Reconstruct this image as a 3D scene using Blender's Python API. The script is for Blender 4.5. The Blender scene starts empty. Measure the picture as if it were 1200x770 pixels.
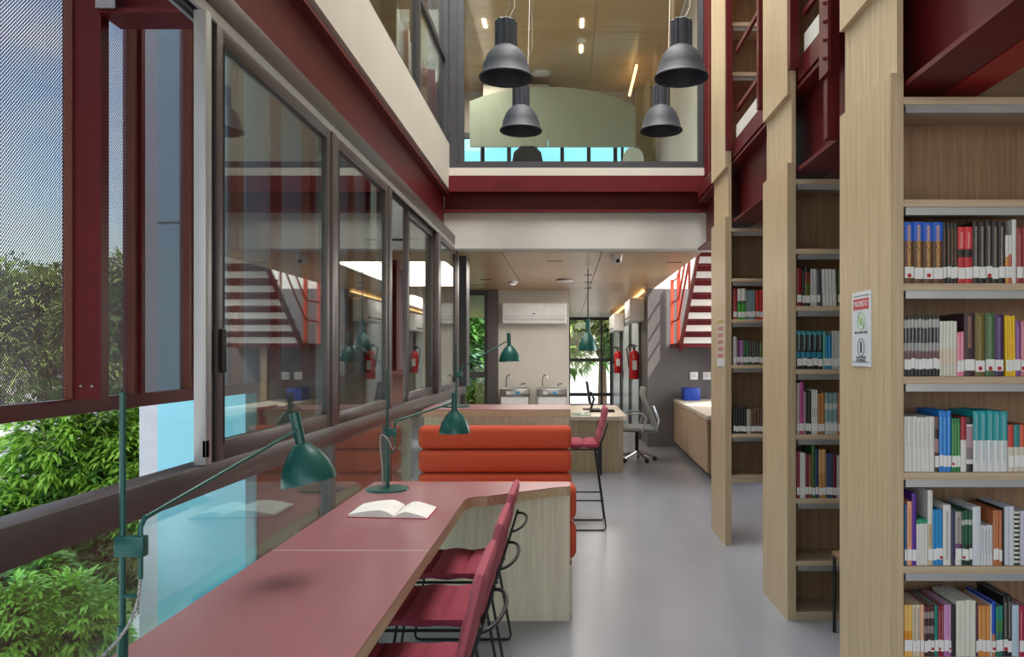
import bpy, bmesh, math, random
from mathutils import Vector, Matrix
random.seed(7)
C = bpy.context.scene.collection
SC = bpy.context.scene
PI = math.pi
# ------------------------------------------------------------------ camera
F = 900.0; VX = 664.0; VY = 415.0; EYE = 1.46
cam = bpy.data.cameras.new('camera'); co = bpy.data.objects.new('camera', cam); C.objects.link(co)
co.location = (0, 0, EYE); co.rotation_euler = (PI/2, 0, 0)
cam.sensor_width = 36; cam.lens = 36*F/1200
cam.shift_x = (600-VX)/1200; cam.shift_y = (VY-385)/1200
cam.clip_start = 0.05; cam.clip_end = 300
SC.camera = co
# ------------------------------------------------------------------ world
W = bpy.data.worlds.new('sky'); SC.world = W; W.use_nodes = True
wt = W.node_tree; wn = wt.nodes; wl = wt.links
for n in list(wn): wn.remove(n)
out = wn.new('ShaderNodeOutputWorld'); bg = wn.new('ShaderNodeBackground')
sky = wn.new('ShaderNodeTexSky'); sky.sky_type = 'NISHITA'; sky.sun_disc = False
sky.sun_elevation = math.radians(52); sky.sun_rotation = math.radians(135); sky.air_density = 1.2; sky.dust_density = 1.0
tc = wn.new('ShaderNodeTexCoord'); mp = wn.new('ShaderNodeMapping'); mp.inputs['Scale'].default_value = (1, 1, 2.2)
cl = wn.new('ShaderNodeTexNoise'); cl.inputs['Scale'].default_value = 2.3; cl.inputs['Detail'].default_value = 8
cr = wn.new('ShaderNodeValToRGB'); cr.color_ramp.elements[0].position = .44; cr.color_ramp.elements[1].position = .60
mx = wn.new('ShaderNodeMixRGB'); mx.inputs['Color2'].default_value = (5.2, 5.0, 4.9, 1)
wl.new(tc.outputs['Generated'], mp.inputs['Vector']); wl.new(mp.outputs[0], cl.inputs['Vector'])
wl.new(cl.outputs['Fac'], cr.inputs[0]); wl.new(cr.outputs[0], mx.inputs['Fac'])
wl.new(sky.outputs[0], mx.inputs['Color1']); wl.new(mx.outputs[0], bg.inputs[0])
bg.inputs['Strength'].default_value = 0.36
wl.new(bg.outputs[0], out.inputs[0])
# ------------------------------------------------------------------ sun, large lights, exposure
def sunlamp(d, e):
    l = bpy.data.lights.new('sun', 'SUN'); l.energy = e; l.angle = math.radians(.6); l.color = (1, .95, .88)
    o = bpy.data.objects.new('sun', l); C.objects.link(o); o.location = (6, -6, 12)
    o.rotation_euler = Vector(d).to_track_quat('-Z', 'Y').to_euler()
sunlamp((-.46, .47, -.75), 5.5)
def area(loc, sx, sy, e, col=(1, 1, 1), d=(0, 0, -1)):  # unseen area lamps, added as fill to brighten the interior
    l = bpy.data.lights.new('fill_light', 'AREA'); l.shape = 'RECTANGLE'; l.size = sx; l.size_y = sy; l.energy = e; l.color = col
    o = bpy.data.objects.new('fill_light', l); C.objects.link(o); o.location = loc
    o.rotation_euler = Vector(d).to_track_quat('-Z', 'Y').to_euler()
    return o
area((.1, 5.4, 7.1), 2.0, 3.6, 340, (1, .97, .93))
area((-.3, 9.8, 2.46), 1.2, 3.0, 46, (1, .93, .84))
area((.6, 16.0, 2.46), .6, 6.0, 40, (1, .93, .84))
area((3.3, 10.4, 2.3), 2.4, 1.4, 90, (1, .98, .95), (-1, .1, .05))  # added fill standing in for a stairwell window, brightens stairs and hall
area((-1.55, 10.2, 5.5), 1.2, 2.4, 50, (1, .9, .75))
SC.view_settings.view_transform = 'Standard'; SC.view_settings.look = 'None'
SC.view_settings.gamma = 1; SC.view_settings.use_curve_mapping = False
SC.view_settings.exposure = 0.22
# ------------------------------------------------------------------ materials
MATS = {}
def newmat(name):
    m = bpy.data.materials.new(name); m.use_nodes = True; MATS[name] = m
    nt = m.node_tree; return m, nt.nodes, nt.links, nt.nodes['Principled BSDF']
def mat(name, col, rough=.5, metal=0, var=.06, scale=8, bump=0, coat=0, stretch=(1, 1, 1)):
    m, n, l, b = newmat(name)
    b.inputs['Roughness'].default_value = rough; b.inputs['Metallic'].default_value = metal
    b.inputs['Coat Weight'].default_value = coat
    t = n.new('ShaderNodeTexCoord'); mpp = n.new('ShaderNodeMapping'); mpp.inputs['Scale'].default_value = stretch
    ns = n.new('ShaderNodeTexNoise'); ns.inputs['Scale'].default_value = scale; ns.inputs['Detail'].default_value = 4
    r = n.new('ShaderNodeValToRGB'); a, c = r.color_ramp.elements
    a.position = .3; c.position = .7
    a.color = tuple(max(0, x*(1-var)) for x in col)+(1,); c.color = tuple(min(1, x*(1+var)) for x in col)+(1,)
    l.new(t.outputs['Object'], mpp.inputs[0]); l.new(mpp.outputs[0], ns.inputs['Vector'])
    l.new(ns.outputs['Fac'], r.inputs[0]); l.new(r.outputs[0], b.inputs['Base Color'])
    if bump:
        bp = n.new('ShaderNodeBump'); bp.inputs['Strength'].default_value = bump; bp.inputs['Distance'].default_value = .01
        l.new(ns.outputs['Fac'], bp.inputs['Height']); l.new(bp.outputs[0], b.inputs['Normal'])
    return m
def wood(name, c1, c2, rough=.45, axis='Z', scale=1.0):
    m, n, l, b = newmat(name)
    b.inputs['Roughness'].default_value = rough
    st = {'Z': (26, 26, .9), 'X': (.9, 26, 26), 'Y': (26, .9, 26)}[axis]
    t = n.new('ShaderNodeTexCoord'); mp_ = n.new('ShaderNodeMapping'); mp_.inputs['Scale'].default_value = [s*scale for s in st]
    ns = n.new('ShaderNodeTexNoise'); ns.inputs['Scale'].default_value = 2.2; ns.inputs['Detail'].default_value = 6; ns.inputs['Roughness'].default_value = .65; ns.inputs['Distortion'].default_value = .3
    r = n.new('ShaderNodeValToRGB'); r.color_ramp.elements[0].position = .33; r.color_ramp.elements[1].position = .68
    r.color_ramp.elements[0].color = c1+(1,); r.color_ramp.elements[1].color = c2+(1,)
    l.new(t.outputs['Object'], mp_.inputs[0]); l.new(mp_.outputs[0], ns.inputs['Vector'])
    l.new(ns.outputs['Fac'], r.inputs[0]); l.new(r.outputs[0], b.inputs['Base Color'])
    bp = n.new('ShaderNodeBump'); bp.inputs['Strength'].default_value = .08; bp.inputs['Distance'].default_value = .003
    l.new(ns.outputs['Fac'], bp.inputs['Height']); l.new(bp.outputs[0], b.inputs['Normal'])
    return m
def emis(name, col, s):
    m, n, l, b = newmat(name)
    b.inputs['Base Color'].default_value = col+(1,); b.inputs['Emission Color'].default_value = col+(1,); b.inputs['Emission Strength'].default_value = s
    return m
def glassmat(name, tint, f0=.05, top=.96):
    m, n, l, b = newmat(name); n.remove(b)
    o = n['Material Output']; tr = n.new('ShaderNodeBsdfTransparent'); tr.inputs[0].default_value = tint+(1,)
    gl = n.new('ShaderNodeBsdfGlossy'); gl.inputs['Roughness'].default_value = 0.0
    lw = n.new('ShaderNodeLayerWeight'); lw.inputs['Blend'].default_value = .5
    pw = n.new('ShaderNodeMath'); pw.operation = 'POWER'; pw.inputs[1].default_value = 4.2
    ma = n.new('ShaderNodeMath'); ma.operation = 'MULTIPLY_ADD'; ma.inputs[1].default_value = top-f0; ma.inputs[2].default_value = f0
    mi = n.new('ShaderNodeMixShader')
    l.new(lw.outputs['Facing'], pw.inputs[0]); l.new(pw.outputs[0], ma.inputs[0]); l.new(ma.outputs[0], mi.inputs[0])
    l.new(tr.outputs[0], mi.inputs[1]); l.new(gl.outputs[0], mi.inputs[2]); l.new(mi.outputs[0], o.inputs[0])
    return m
def meshmat(name):
    m, n, l, b = newmat(name)
    o = n['Material Output']; b.inputs['Base Color'].default_value = (.20, .14, .20, 1); b.inputs['Roughness'].default_value = .5
    t = n.new('ShaderNodeTexCoord'); s = n.new('ShaderNodeSeparateXYZ'); l.new(t.outputs['Object'], s.inputs[0])
    def M(op, a, bb=None, c=None):
        q = n.new('ShaderNodeMath'); q.operation = op
        for i, v in enumerate((a, bb, c)):
            if v is None: continue
            if isinstance(v, (int, float)): q.inputs[i].default_value = v
            else: l.new(v, q.inputs[i])
        return q.outputs[0]
    k = 2*PI/.0125
    u = M('MULTIPLY', s.outputs['Y'], k); v = M('MULTIPLY', s.outputs['Z'], k*.85)
    cc = M('ADD', M('COSINE', M('ADD', u, v)), M('COSINE', M('SUBTRACT', u, v)))
    h = M('GREATER_THAN', cc, .12)
    tr = n.new('ShaderNodeBsdfTransparent'); mi = n.new('ShaderNodeMixShader')
    l.new(h, mi.inputs[0]); l.new(b.outputs[0], mi.inputs[1]); l.new(tr.outputs[0], mi.inputs[2]); l.new(mi.outputs[0], o.inputs[0])
    return m
OAK1, OAK2 = (.50, .37, .22), (.68, .54, .345)
oak = wood('oak_laminate', OAK1, OAK2)
oakx = wood('oak_laminate_across', (.42, .31, .20), (.54, .42, .29), axis='X')
oakedge = wood('oak_edge', (.44, .33, .20), (.58, .45, .29))
oakback = wood('dark_oak_back', (.23, .13, .07), (.35, .22, .125))  # dark brown wood of the back boards, cabinet body and stool seat
greyoak = wood('grey_oak', (.57, .51, .38), (.75, .69, .54))
ceilwood = wood('ceiling_wood', (.49, .32, .16), (.62, .43, .235), rough=.3, axis='X', scale=.35)
cabwood = wood('cabinet_wood', (.36, .24, .15), (.50, .36, .24))
steel = mat('red_steel_paint', (.115, .009, .011), .32, 0, .12, 5, .03)
steelb = mat('bright_red_steel_paint', (.33, .02, .015), .35, 0, .1, 5)
brownsteel = mat('brown_steel_paint', (.17, .055, .035), .45)
stairred = mat('orange_red_paint', (.50, .07, .04), .4)
alu = mat('bronze_aluminium', (.095, .082, .08), .38, .35)
aludark = mat('dark_aluminium', (.07, .07, .078), .4, .3)
alulight = mat('pale_aluminium', (.36, .37, .36), .4, .3)
black = mat('black_rubber', (.012, .012, .012), .5)
blackm = mat("black_metal", (.006, .006, .007), .5, 0)
white = mat('white_paint', (.66, .65, .61), .6, 0, .03, 3)
cream = mat('cream_paint', (.62, .59, .52), .6, 0, .03, 3)
whitepl = mat('white_plastic', (.75, .75, .74), .35)
greywall = mat('grey_wall_paint', (.12, .11, .11), .7, 0, .04, 2)
green = mat('green_lamp_paint', (.008, .088, .075), .3, .1, .05)
lampin = mat('lamp_inside_white', (.6, .6, .56), .5)
pend = mat('charcoal_pendant_paint', (.024, .03, .042), .6, 0)
tabletop = mat("rose_laminate", (.31, .125, .135), .30, 0, .03, 4)
tableedge = wood('table_edge_wood', (.42, .30, .18), (.55, .41, .26), axis='Y')
orange = mat('orange_fabric', (.50, .078, .035), .95, 0, .12, 160, .25)
pink = mat('burgundy_fabric', (.29, .036, .066), .85, 0, .1, 120, .15)
pinkl = mat('burgundy_fabric_lit', (.40, .085, .12), .85, 0, .1, 120, .15)  # lighter copy of the burgundy; light on the backrests is in its colour
chrome = mat('brushed_steel', (.45, .45, .45), .25, .9)
paper = mat('paper', (.78, .77, .74), .8)
floorm = mat('grey_resin_floor', (.245, .26, .295), .27, 0, .07, 1.6, .01, stretch=(1, .5, 1))
glass = glassmat('window_glass', (.84, .95, .93), .05)
glassb = glassmat('balcony_glass', (.95, .975, .96), .04)
glassc = glassmat('blue_tinted_glass', (.50, .80, .86), .05)
meshm = meshmat('perforated_metal')
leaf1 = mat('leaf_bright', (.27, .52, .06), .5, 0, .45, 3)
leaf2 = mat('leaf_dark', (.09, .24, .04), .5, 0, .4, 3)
leaf3 = mat('leaf_far', (.30, .40, .10), .6, 0, .5, 1)
leaf4 = mat('leaf_blue', (.16, .32, .18), .6, 0, .5, 1)
bark = mat('bark', (.16, .10, .06), .9)
def led(n='warm_led'): return emis(n, (1, .62, .25), 3.0)
warm = led(); lampw = emis('small_light', (1, .82, .55), 12)
for q_ in (steel, steelb, brownsteel): q_.node_tree.nodes['Principled BSDF'].inputs['Specular IOR Level'].default_value = .3; q_.node_tree.nodes['Principled BSDF'].inputs['Roughness'].default_value = .42
# ------------------------------------------------------------------ mesh helpers
class MB:
    def __init__(s): s.bm = bmesh.new()
    def box(s, x0, x1, y0, y1, z0, z1, bev=0, seg=2):
        r = bmesh.ops.create_cube(s.bm, size=1)
        vs = r['verts']
        for v in vs: v.co = Vector((x0+(v.co.x+.5)*(x1-x0), y0+(v.co.y+.5)*(y1-y0), z0+(v.co.z+.5)*(z1-z0)))
        if bev:
            es = list({e for v in vs for e in v.link_edges})
            bmesh.ops.bevel(s.bm, geom=es, offset=bev, segments=seg, affect='EDGES', profile=.5)
        return s
    def hull(s, pts_bot, pts_top):
        a = [s.bm.verts.new(p) for p in pts_bot]; b = [s.bm.verts.new(p) for p in pts_top]; n = len(a)
        s.bm.faces.new(a[::-1]); s.bm.faces.new(b)
        for i in range(n): s.bm.faces.new((a[i], a[(i+1) % n], b[(i+1) % n], b[i]))
        return s
    def prism(s, poly, z0, z1):       # poly in XY
        return s.hull([(x, y, z0) for x, y in poly], [(x, y, z1) for x, y in poly])
    def tube(s, pts, r, n=8, closed=False):
        pts = [Vector(p) for p in pts]; rings = []; m = len(pts); up = None
        for i, p in enumerate(pts):
            if closed: t = (pts[(i+1) % m]-pts[i-1]).normalized()
            else: t = (pts[min(i+1, m-1)]-pts[max(i-1, 0)]).normalized()
            if up is None: up = t.orthogonal().normalized()
            else:
                up = up-t*up.dot(t); up = up.normalized() if up.length > 1e-6 else t.orthogonal().normalized()
            w = t.cross(up); rr = r[i] if isinstance(r, (list, tuple)) else r
            rings.append([s.bm.verts.new(p+(up*math.cos(2*PI*k/n)+w*math.sin(2*PI*k/n))*rr) for k in range(n)])
        for i in range(m if closed else m-1):
            a, b = rings[i], rings[(i+1) % m]
            for k in range(n): s.bm.faces.new((a[k], a[(k+1) % n], b[(k+1) % n], b[k]))
        if not closed: s.bm.faces.new(rings[0][::-1]); s.bm.faces.new(rings[-1])
        return s
    def lathe(s, prof, c, n=32, axis=(0, 0, 1), fn=None):   # prof (r,h)
        ax = Vector(axis).normalized(); u = ax.orthogonal().normalized(); w = ax.cross(u); c = Vector(c); rings = []
        for r, h in prof:
            if r < 1e-6: rings.append([s.bm.verts.new(c+ax*h)]); continue
            rings.append([s.bm.verts.new(c+ax*h+(u*math.cos(2*PI*k/n)+w*math.sin(2*PI*k/n))*(r*(fn(k, n, h) if fn else 1))) for k in range(n)])
        for a, b in zip(rings, rings[1:]):
            for k in range(n):
                q = [a[k % len(a)], a[(k+1) % n % len(a)], b[(k+1) % n % len(b)], b[k % len(b)]]
                q2 = []
                for v in q:
                    if v not in q2: q2.append(v)
                if len(q2) > 2: s.bm.faces.new(q2)
        return s
    def cushion(s, o, U, V, N, th, puffs, amp, nu=48, nv=12, both=True, rnd=.25):
        o, U, V, N = map(Vector, (o, U, V, N)); N = N.normalized()
        def P(i, j, sgn):
            u = i/nu; v = j/nv
            e = min(1, min(u, 1-u)/.045)**.5 if u not in (0, 1) else 0
            e2 = (1-abs(2*v-1)**8)**.5 if v not in (0, 1) else 0
            pf = abs(math.sin(PI*u*puffs))**.38
            t = th*.5*(.45+.55*min(e, 1))*(.55+.45*e2) + (amp*(pf-1)*e2 if (both or sgn > 0) else 0)
            edge = (i in (0, nu)) or (j in (0, nv))
            return o+U*u+V*v+N*sgn*(th*.18 if edge else max(t, th*.12))
        T = [[s.bm.verts.new(P(i, j, 1)) for j in range(nv+1)] for i in range(nu+1)]
        B = [[s.bm.verts.new(P(i, j, -1)) for j in range(nv+1)] for i in range(nu+1)]
        for i in range(nu):
            for j in range(nv):
                s.bm.faces.new((T[i][j], T[i+1][j], T[i+1][j+1], T[i][j+1]))
                s.bm.faces.new((B[i][j], B[i][j+1], B[i+1][j+1], B[i+1][j]))
        for i in range(nu):
            s.bm.faces.new((T[i][0], B[i][0], B[i+1][0], T[i+1][0])); s.bm.faces.new((T[i][nv], T[i+1][nv], B[i+1][nv], B[i][nv]))
        for j in range(nv):
            s.bm.faces.new((T[0][j], T[0][j+1], B[0][j+1], B[0][j])); s.bm.faces.new((T[nu][j], B[nu][j], B[nu][j+1], T[nu][j+1]))
        return s
    def build(s, name, m, parent=None, smooth=False, label=None, kind=None, org=None):
        bmesh.ops.recalc_face_normals(s.bm, faces=s.bm.faces)
        me = bpy.data.meshes.new(name)
        if org is None:
            org = Vector((0, 0, 0)); p = parent
            while p is not None: org = org+p.location; p = p.parent
        else: org = Vector(org)
        bmesh.ops.translate(s.bm, verts=s.bm.verts, vec=-org)
        s.bm.to_mesh(me); s.bm.free()
        me.materials.append(m)
        if smooth:
            for f in me.polygons: f.use_smooth = True
            me.set_sharp_from_angle(angle=math.radians(40))
        o = bpy.data.objects.new(name, me); C.objects.link(o)
        if parent: o.parent = parent
        if label: o['label'] = label
        if kind: o['kind'] = kind
        return o
def thing(name, label, cat, loc=(0, 0, 0), group=None, kind=None):
    o = bpy.data.objects.new(name, None); C.objects.link(o); o.location = loc; o.empty_display_size = .1
    tag(o, label, cat, group, kind); return o
def tag(o, label=None, cat=None, group=None, kind=None):
    if label: o['label'] = label
    if cat: o['category'] = cat
    if group: o['group'] = group
    if kind: o['kind'] = kind
    return o
def struct(o, label=None, cat=None):
    o['kind'] = 'structure'
    if label: o['label'] = label
    if cat: o['category'] = cat
    return o
def bx(name, m, x0, x1, y0, y1, z0, z1, parent=None, bev=0, label=None):
    return MB().box(x0, x1, y0, y1, z0, z1, bev).build(name, m, parent, smooth=bev > 0, label=label)
def S(name, m, x0, x1, y0, y1, z0, z1, label, cat, bev=0): return struct(bx(name, m, x0, x1, y0, y1, z0, z1, bev=bev), label, cat)
def copy_tree(o, parent=None, loc=None):
    c = o.copy(); C.objects.link(c); c.parent = parent
    if loc is not None: c.location = loc
    for ch in list(o.children): copy_tree(ch, c)
    return c
def cat_(px, y): return (px-VX)*y/F
def zat(py, y): return EYE-(py-VY)*y/F
# ================================================================== SETTING
XG = -1.10      # glass line of the left window wall
H1, H2 = 2.49, 5.6
struct(MB().prism([(-1.16, -3), (3.5, -3), (3.5, 21.7), (-2.7, 21.7), (-2.7, 8.3), (-1.16, 8.3)], -.15, 0).build('floor', floorm), 'polished blue-grey resin floor of the library', 'floor')
S('wall_right', cream, 3.4, 3.5, -3, 8.6, 0, 7.2, 'plain wall behind the bookcases', 'wall')
# ceilings with panels
ce = struct(bx('ceiling', cream, -2.7, 1.377, 7.72, 21.7, H1+.02, H1+.11), 'lower wooden ceiling beyond the white beam', 'ceiling')
pm = None
for i in range(4):
    for j in range(12):
        x0 = -2.69+i*1.0165; y0 = 7.73+j*1.16
        if pm is None: pm = bx('ceiling_panel', ceilwood, x0, x0+1.008, y0, y0+1.152, H1, H1+.02, ce)
        else:
            p = pm.copy(); C.objects.link(p); p.location = (i*1.0165, j*1.16, 0)
ce2 = struct(bx('ceiling', cream, -2.7, 1.38, 7.72, 12.2, H2+.02, H2+.12), 'upper wooden ceiling behind the balcony glass', 'ceiling')
pm = None
for i in range(4):
    for j in range(4):
        x0 = -2.69+i*1.0165; y0 = 7.6+j*1.14
        if pm is None: pm = bx('ceiling_panel', ceilwood, x0, x0+1.01, y0, y0+1.133, H2, H2+.02, ce2)
        else:
            p = pm.copy(); C.objects.link(p); p.location = (i*1.0165, j*1.14, 0)
struct(bx('ceiling', cream, -1.4, 3.5, -3, 8.6, 7.2, 7.3), 'plain high ceiling over the atrium', 'ceiling')
S('wall_over_balcony', cream, -1.4, 1.44, 7.45, 7.55, 5.6, 7.2, 'cream wall above the balcony glass', 'wall')
S('wall_upper_left', cream, -1.32, -1.15, -3, 7.45, 5.6, 7.2, 'cream wall above the upper left glazing', 'wall')
S('wall_stair_front', cream, 1.44, 3.5, 8.5, 8.6, 2.6, 7.2, 'cream wall between bookcases and stairwell', 'wall')
# grey wall and white wall over it
S('wall_back', cream, -1.4, 3.5, -3.1, -3, 3.3, 7.2, 'unseen cream wall added over the open end to block sky reflections', 'wall')  # added out of view to keep sky out of the balcony glass reflection
S('wall_far_right', greywall, 1.277, 3.5, 12.1, 12.2, 0, 2.49, 'dark grey wall behind the low cabinet', 'wall')
S('wall_stairwell', white, 1.277, 3.5, 12.1, 12.2, 2.49, 6.6, 'white wall above the grey one in the stairwell', 'wall')
S('wall_stair_left', white, 1.38, 1.40, 7.62, 12.1, 2.6, 5.7, 'white left side of the stairwell opening', 'wall')
S('wall_hall_right', greywall, 1.277, 1.38, 12.2, 21.6, 0, H1, 'grey hall wall with pale doors on the right', 'wall')
S('wall_hall_left', cream, -.02, .04, 12.6, 21.6, 0, H1, 'cream left wall of the far hall', 'wall')
S('wall_niche', cream, -1.10, .04, 12.4, 12.6, 0, H1, 'cream wall behind the drinking fountains', 'wall')
S('trim_1', alu, -1.27, -1.10, 12.3, 12.6, 0, H1, 'dark column left of the cream fountain wall', 'column')
S('wall_upper_back', cream, -2.7, 1.37, 12.1, 12.25, 4.95, H2, 'cream band over the upper room windows', 'wall')
struct(bx('floor', cream, -2.7, 1.376, 7.72, 12.1, 2.62, 3.2), 'upper floor slab behind the glass balcony', 'floor')
# ---- left beams
def ibeam_y(name, x0, x1, z0, z1, y0, y1, label, tf=.02, tw=.02, m=steel):
    b = MB(); xc = (x0+x1)/2
    b.box(x0, x1, y0, y1, z0, z0+tf); b.box(x0, x1, y0, y1, z1-tf, z1); b.box(xc-tw/2, xc+tw/2, y0, y1, z0+tf, z1-tf)
    o = b.build(name, m); struct(o, label, 'beam'); return o
S('trim_2', cream, -1.32, -1.14, -3, 7.5, 3.06, 3.50, 'cream fascia band above the left red beam', 'fascia')
b = MB(); b.box(-1.24, -1.20, -3, 7.5, 2.64, 3.0); b.box(-1.27, -1.145, -3, 7.5, 3.0, 3.02); b.box(-1.27, -1.16, -3, 7.5, 2.62, 2.64); b.box(-1.24, -1.18, -3, 7.5, 3.02, 3.06)
lb = struct(b.build('steel_beam', steel), 'long dark red steel beam over the left windows', 'beam')
# ---- bridge at y 7.5
S('trim_3', white, -1.2, 1.44, 7.5, 7.7, H1-.0, 2.84, 'white band under the red cross beam', 'fascia')
b = MB(); b.box(-1.2, 1.44, 7.55, 7.58, 2.86, 3.17); b.box(-1.2, 1.44, 7.44, 7.62, 3.17, 3.19); b.box(-1.2, 1.44, 7.44, 7.62, 2.84, 2.86); b.box(-1.14, 1.40, 7.42, 7.46, 3.03, 3.17)
cb = struct(b.build('steel_beam', steel), 'dark red steel cross beam under the glass balcony', 'beam')
b = MB()
for ex in (-1.09, 1.30):
    for i in range(2):
        for k in range(3): b.lathe([(0, .014), (.011, .012), (.013, 0)], (ex+i*.055, 7.55, 2.89+k*.055), 6, (0, -1, 0))
b.build('bolts', steel, cb, kind='stuff')
S('trim_4', cream, -1.14, 1.36, 7.46, 7.7, 3.19, 3.27, 'thin cream sill over the red cross beam', 'sill')
# ---- balcony glazing
wn_ = struct(thing('window_1', None, None, (0, 7.5, 3.27)), 'glazed balcony front of the upper room', 'window')
bx('bottom_rail', aludark, -1.14, 1.33, 7.47, 7.53, 3.27, 3.335, wn_)
bx('stile', aludark, -1.14, -1.0, 7.47, 7.53, 3.335, 5.6, wn_); bx('stile', aludark, 1.28, 1.33, 7.47, 7.53, 3.335, 5.6, wn_)
bx('pane', glassb, -1.0, 1.28, 7.495, 7.505, 3.335, 5.6, wn_)
bx('bar', aludark, -1.06, -1.045, 7.46, 7.47, 3.335, 5.6, wn_)
struct(bx('trim_5', steel, 1.335, 1.375, 7.40, 7.5, 3.19, 5.6), 'dark red post right of the balcony glass', 'post')
struct(bx('trim_6', aludark, 1.38, 1.44, 7.5, 7.6, 2.84, 7.2), 'dark grey post right of the balcony', 'post')
# ---- left upper glazing
wu = struct(thing('window_2', None, None, (XG, 3, 3.5)), 'upper glazing above the cream fascia', 'window')
for y in (-.2, 2.0, 4.2, 6.0): bx('mullion', alu, -1.21, -1.15, y, y+.06, 3.5, 5.6, wu)
bx('mullion', aludark, -1.21, -1.14, 7.36, 7.46, 3.5, 5.6, wu)
for a, c in ((-.14, 2.0), (2.06, 4.2), (4.26, 6.0), (6.06, 7.36)):
    bx('pane', glass, -1.185, -1.177, a, c, 3.53, 5.58, wu)
bx('transom', aludark, -1.2, -1.16, 6.06, 7.36, 4.28, 4.34, wu)
bx('bottom_rail', aludark, -1.21, -1.15, -3, 7.36, 3.5, 3.53, wu)
# ---- left window wall
sl = struct(thing('window_3', None, None, (XG, 3, 0)), 'long window frame band along the table', 'window')
bx('sill', alu, -1.17, -1.085, -.5, 8.3, 1.055, 1.125, sl, .004)
bx('sill_lip', alu, -1.15, -1.095, -.5, 8.3, 1.035, 1.053, sl)
bx('head', alu, -1.17, -1.09, -.5, 8.3, 2.53, 2.62, sl, .004)
for k, x in enumerate((-1.165, -1.135, -1.105)): bx('track', aludark if k % 2 else alulight, x, x+.012, -.5, 8.3, 2.495, 2.53, sl)
bx('floor_rail', aludark, -1.14, -1.09, -.5, 8.3, 0, .07, sl)
for y in (3.56, 4.72, 6.5, 8.22): bx('mullion', alu, -1.14, -1.085, y, y+.05, .07, 1.035, sl)
for a, c in ((-.5, 3.56), (3.61, 4.72), (4.77, 6.5), (6.55, 8.22)): bx('pane', glass, -1.118, -1.110, a, c, .07, 1.035, sl)
def sash(n, y0, y1, x, label, handle=False, z0=1.125, z1=2.495, w=.05):
    t = struct(thing('window_%d' % n, None, None, (x, (y0+y1)/2, z0)), label, 'window')
    bx('stile', alu, x-.018, x+.018, y0, y0+w, z0, z1, t, .003); bx('stile', alu, x-.018, x+.018, y1-w, y1, z0, z1, t, .003)
    bx('bottom_rail', alu, x-.018, x+.018, y0+w, y1-w, z0, z0+w*1.2, t, .003); bx('top_rail', alu, x-.018, x+.018, y0+w, y1-w, z1-w, z1, t, .003)
    bx('gasket', black, x+.0181, x+.020, y0+w-.004, y0+w, z0+w, z1-w, t)
    bx('pane', glass, x-.004, x+.004, y0+w, y1-w, z0+w*1.2, z1-w, t)
    if handle:
        h = bx('handle', black, x+.018, x+.036, y0+.012, y0+.032, 1.40, 1.54, t, .006)
    return t
jm = struct(thing('window_4', None, None, (XG, 2.3, 1.125)), 'open window jamb of pale aluminium by the outer posts', 'window')
bx('jamb', alulight, -1.118, -1.080, 2.30, 2.338, 1.126, 2.494, jm, .003)
bx('jamb_gap', black, -1.11, -1.10, 2.338, 2.352, 1.126, 2.494, jm); bx('jamb_strip', alulight, -1.11, -1.095, 2.352, 2.364, 1.126, 2.494, jm)
bx('jamb_gap', black, -1.11, -1.10, 2.364, 2.398, 1.126, 2.494, jm)
bx('latch', blackm, -1.09, -1.08, 2.30, 2.32, 1.15, 1.20, jm)
sash(5, 2.40, 3.555, -1.11, 'first closed sliding sash with a black handle', True)
sash(6, 3.64, 4.70, -1.11, 'second sliding sash mirroring hanging lamps')
sash(7, 5.45, 6.50, -1.145, 'third sliding sash beyond the open gap')
sash(8, 6.62, 7.62, -1.11, 'fourth sliding sash near the cross beam')
mu = struct(thing('window_9', None, None, (XG, 5, 1.125)), 'window posts between the sliding sashes', 'window')
for y0, y1 in ((3.56, 3.632), (4.705, 4.78), (6.50, 6.615), (7.625, 7.75)): bx('mullion', alu, -1.165, -1.085, y0, y1, 1.126, 2.494, mu, .003)
bx('mullion', aludark, -1.17, -1.05, 8.05, 8.3, 1.126, 2.494, mu)
bx('pane', glass, -1.13, -1.122, 7.75, 8.05, 1.126, 2.494, mu)
# far left window and far end window
def bigwin(n, x0, x1, y, z0, z1, label, tr, mul=(), gm=None):
    t = struct(thing('window_%d' % n, None, None, ((x0+x1)/2, y, z0)), label, 'window')
    bx('head', aludark, x0, x1, y-.04, y+.04, z1-.08, z1, t); bx('bottom_rail', aludark, x0, x1, y-.04, y+.04, z0, z0+.06, t)
    for x in (x0, x1-.06)+tuple(mul): bx('mullion', aludark, x, x+.06, y-.04, y+.04, z0+.06, z1-.08, t)
    for z in tr: bx('transom', aludark, x0+.06, x1-.06, y-.035, y+.035, z, z+.09, t)
    bx('pane', gm or glassb, x0+.06, x1-.06, y-.005, y+.005, z0+.06, z1-.08, t)
bigwin(10, -2.7, -1.27, 12.45, 0, H1, 'tall window left of the dark column', (1.08,))
bigwin(11, .04, 1.277, 21.6, 0, H1, 'window at the far end of the hall', (1.25, .28), (.95,))
bigwin(12, -2.7, 1.277, 12.15, 3.2, 4.95, 'band of windows at the back of the upper room', (), [-2.2+.42*i for i in range(8)], glassc)
t = struct(thing('window_13', None, None, (-2.68, 10.4, 0)), 'glazed side beyond the window wall', 'window')
for y in (8.3, 9.7, 11.1, 12.3): bx('mullion', aludark, -2.72, -2.64, y, y+.06, 0, H1, t)
for a, c in ((8.36, 9.7), (9.76, 11.1), (11.16, 12.3)): bx('pane', glassb, -2.685, -2.677, a, c, 0, H1, t)
t = struct(thing('window_14', None, None, (-1.9, 8.32, 0)), 'short glazed return after the window wall', 'window')
bx('pane', glassb, -2.64, -1.18, 8.32, 8.328, 0, H1, t)
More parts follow.
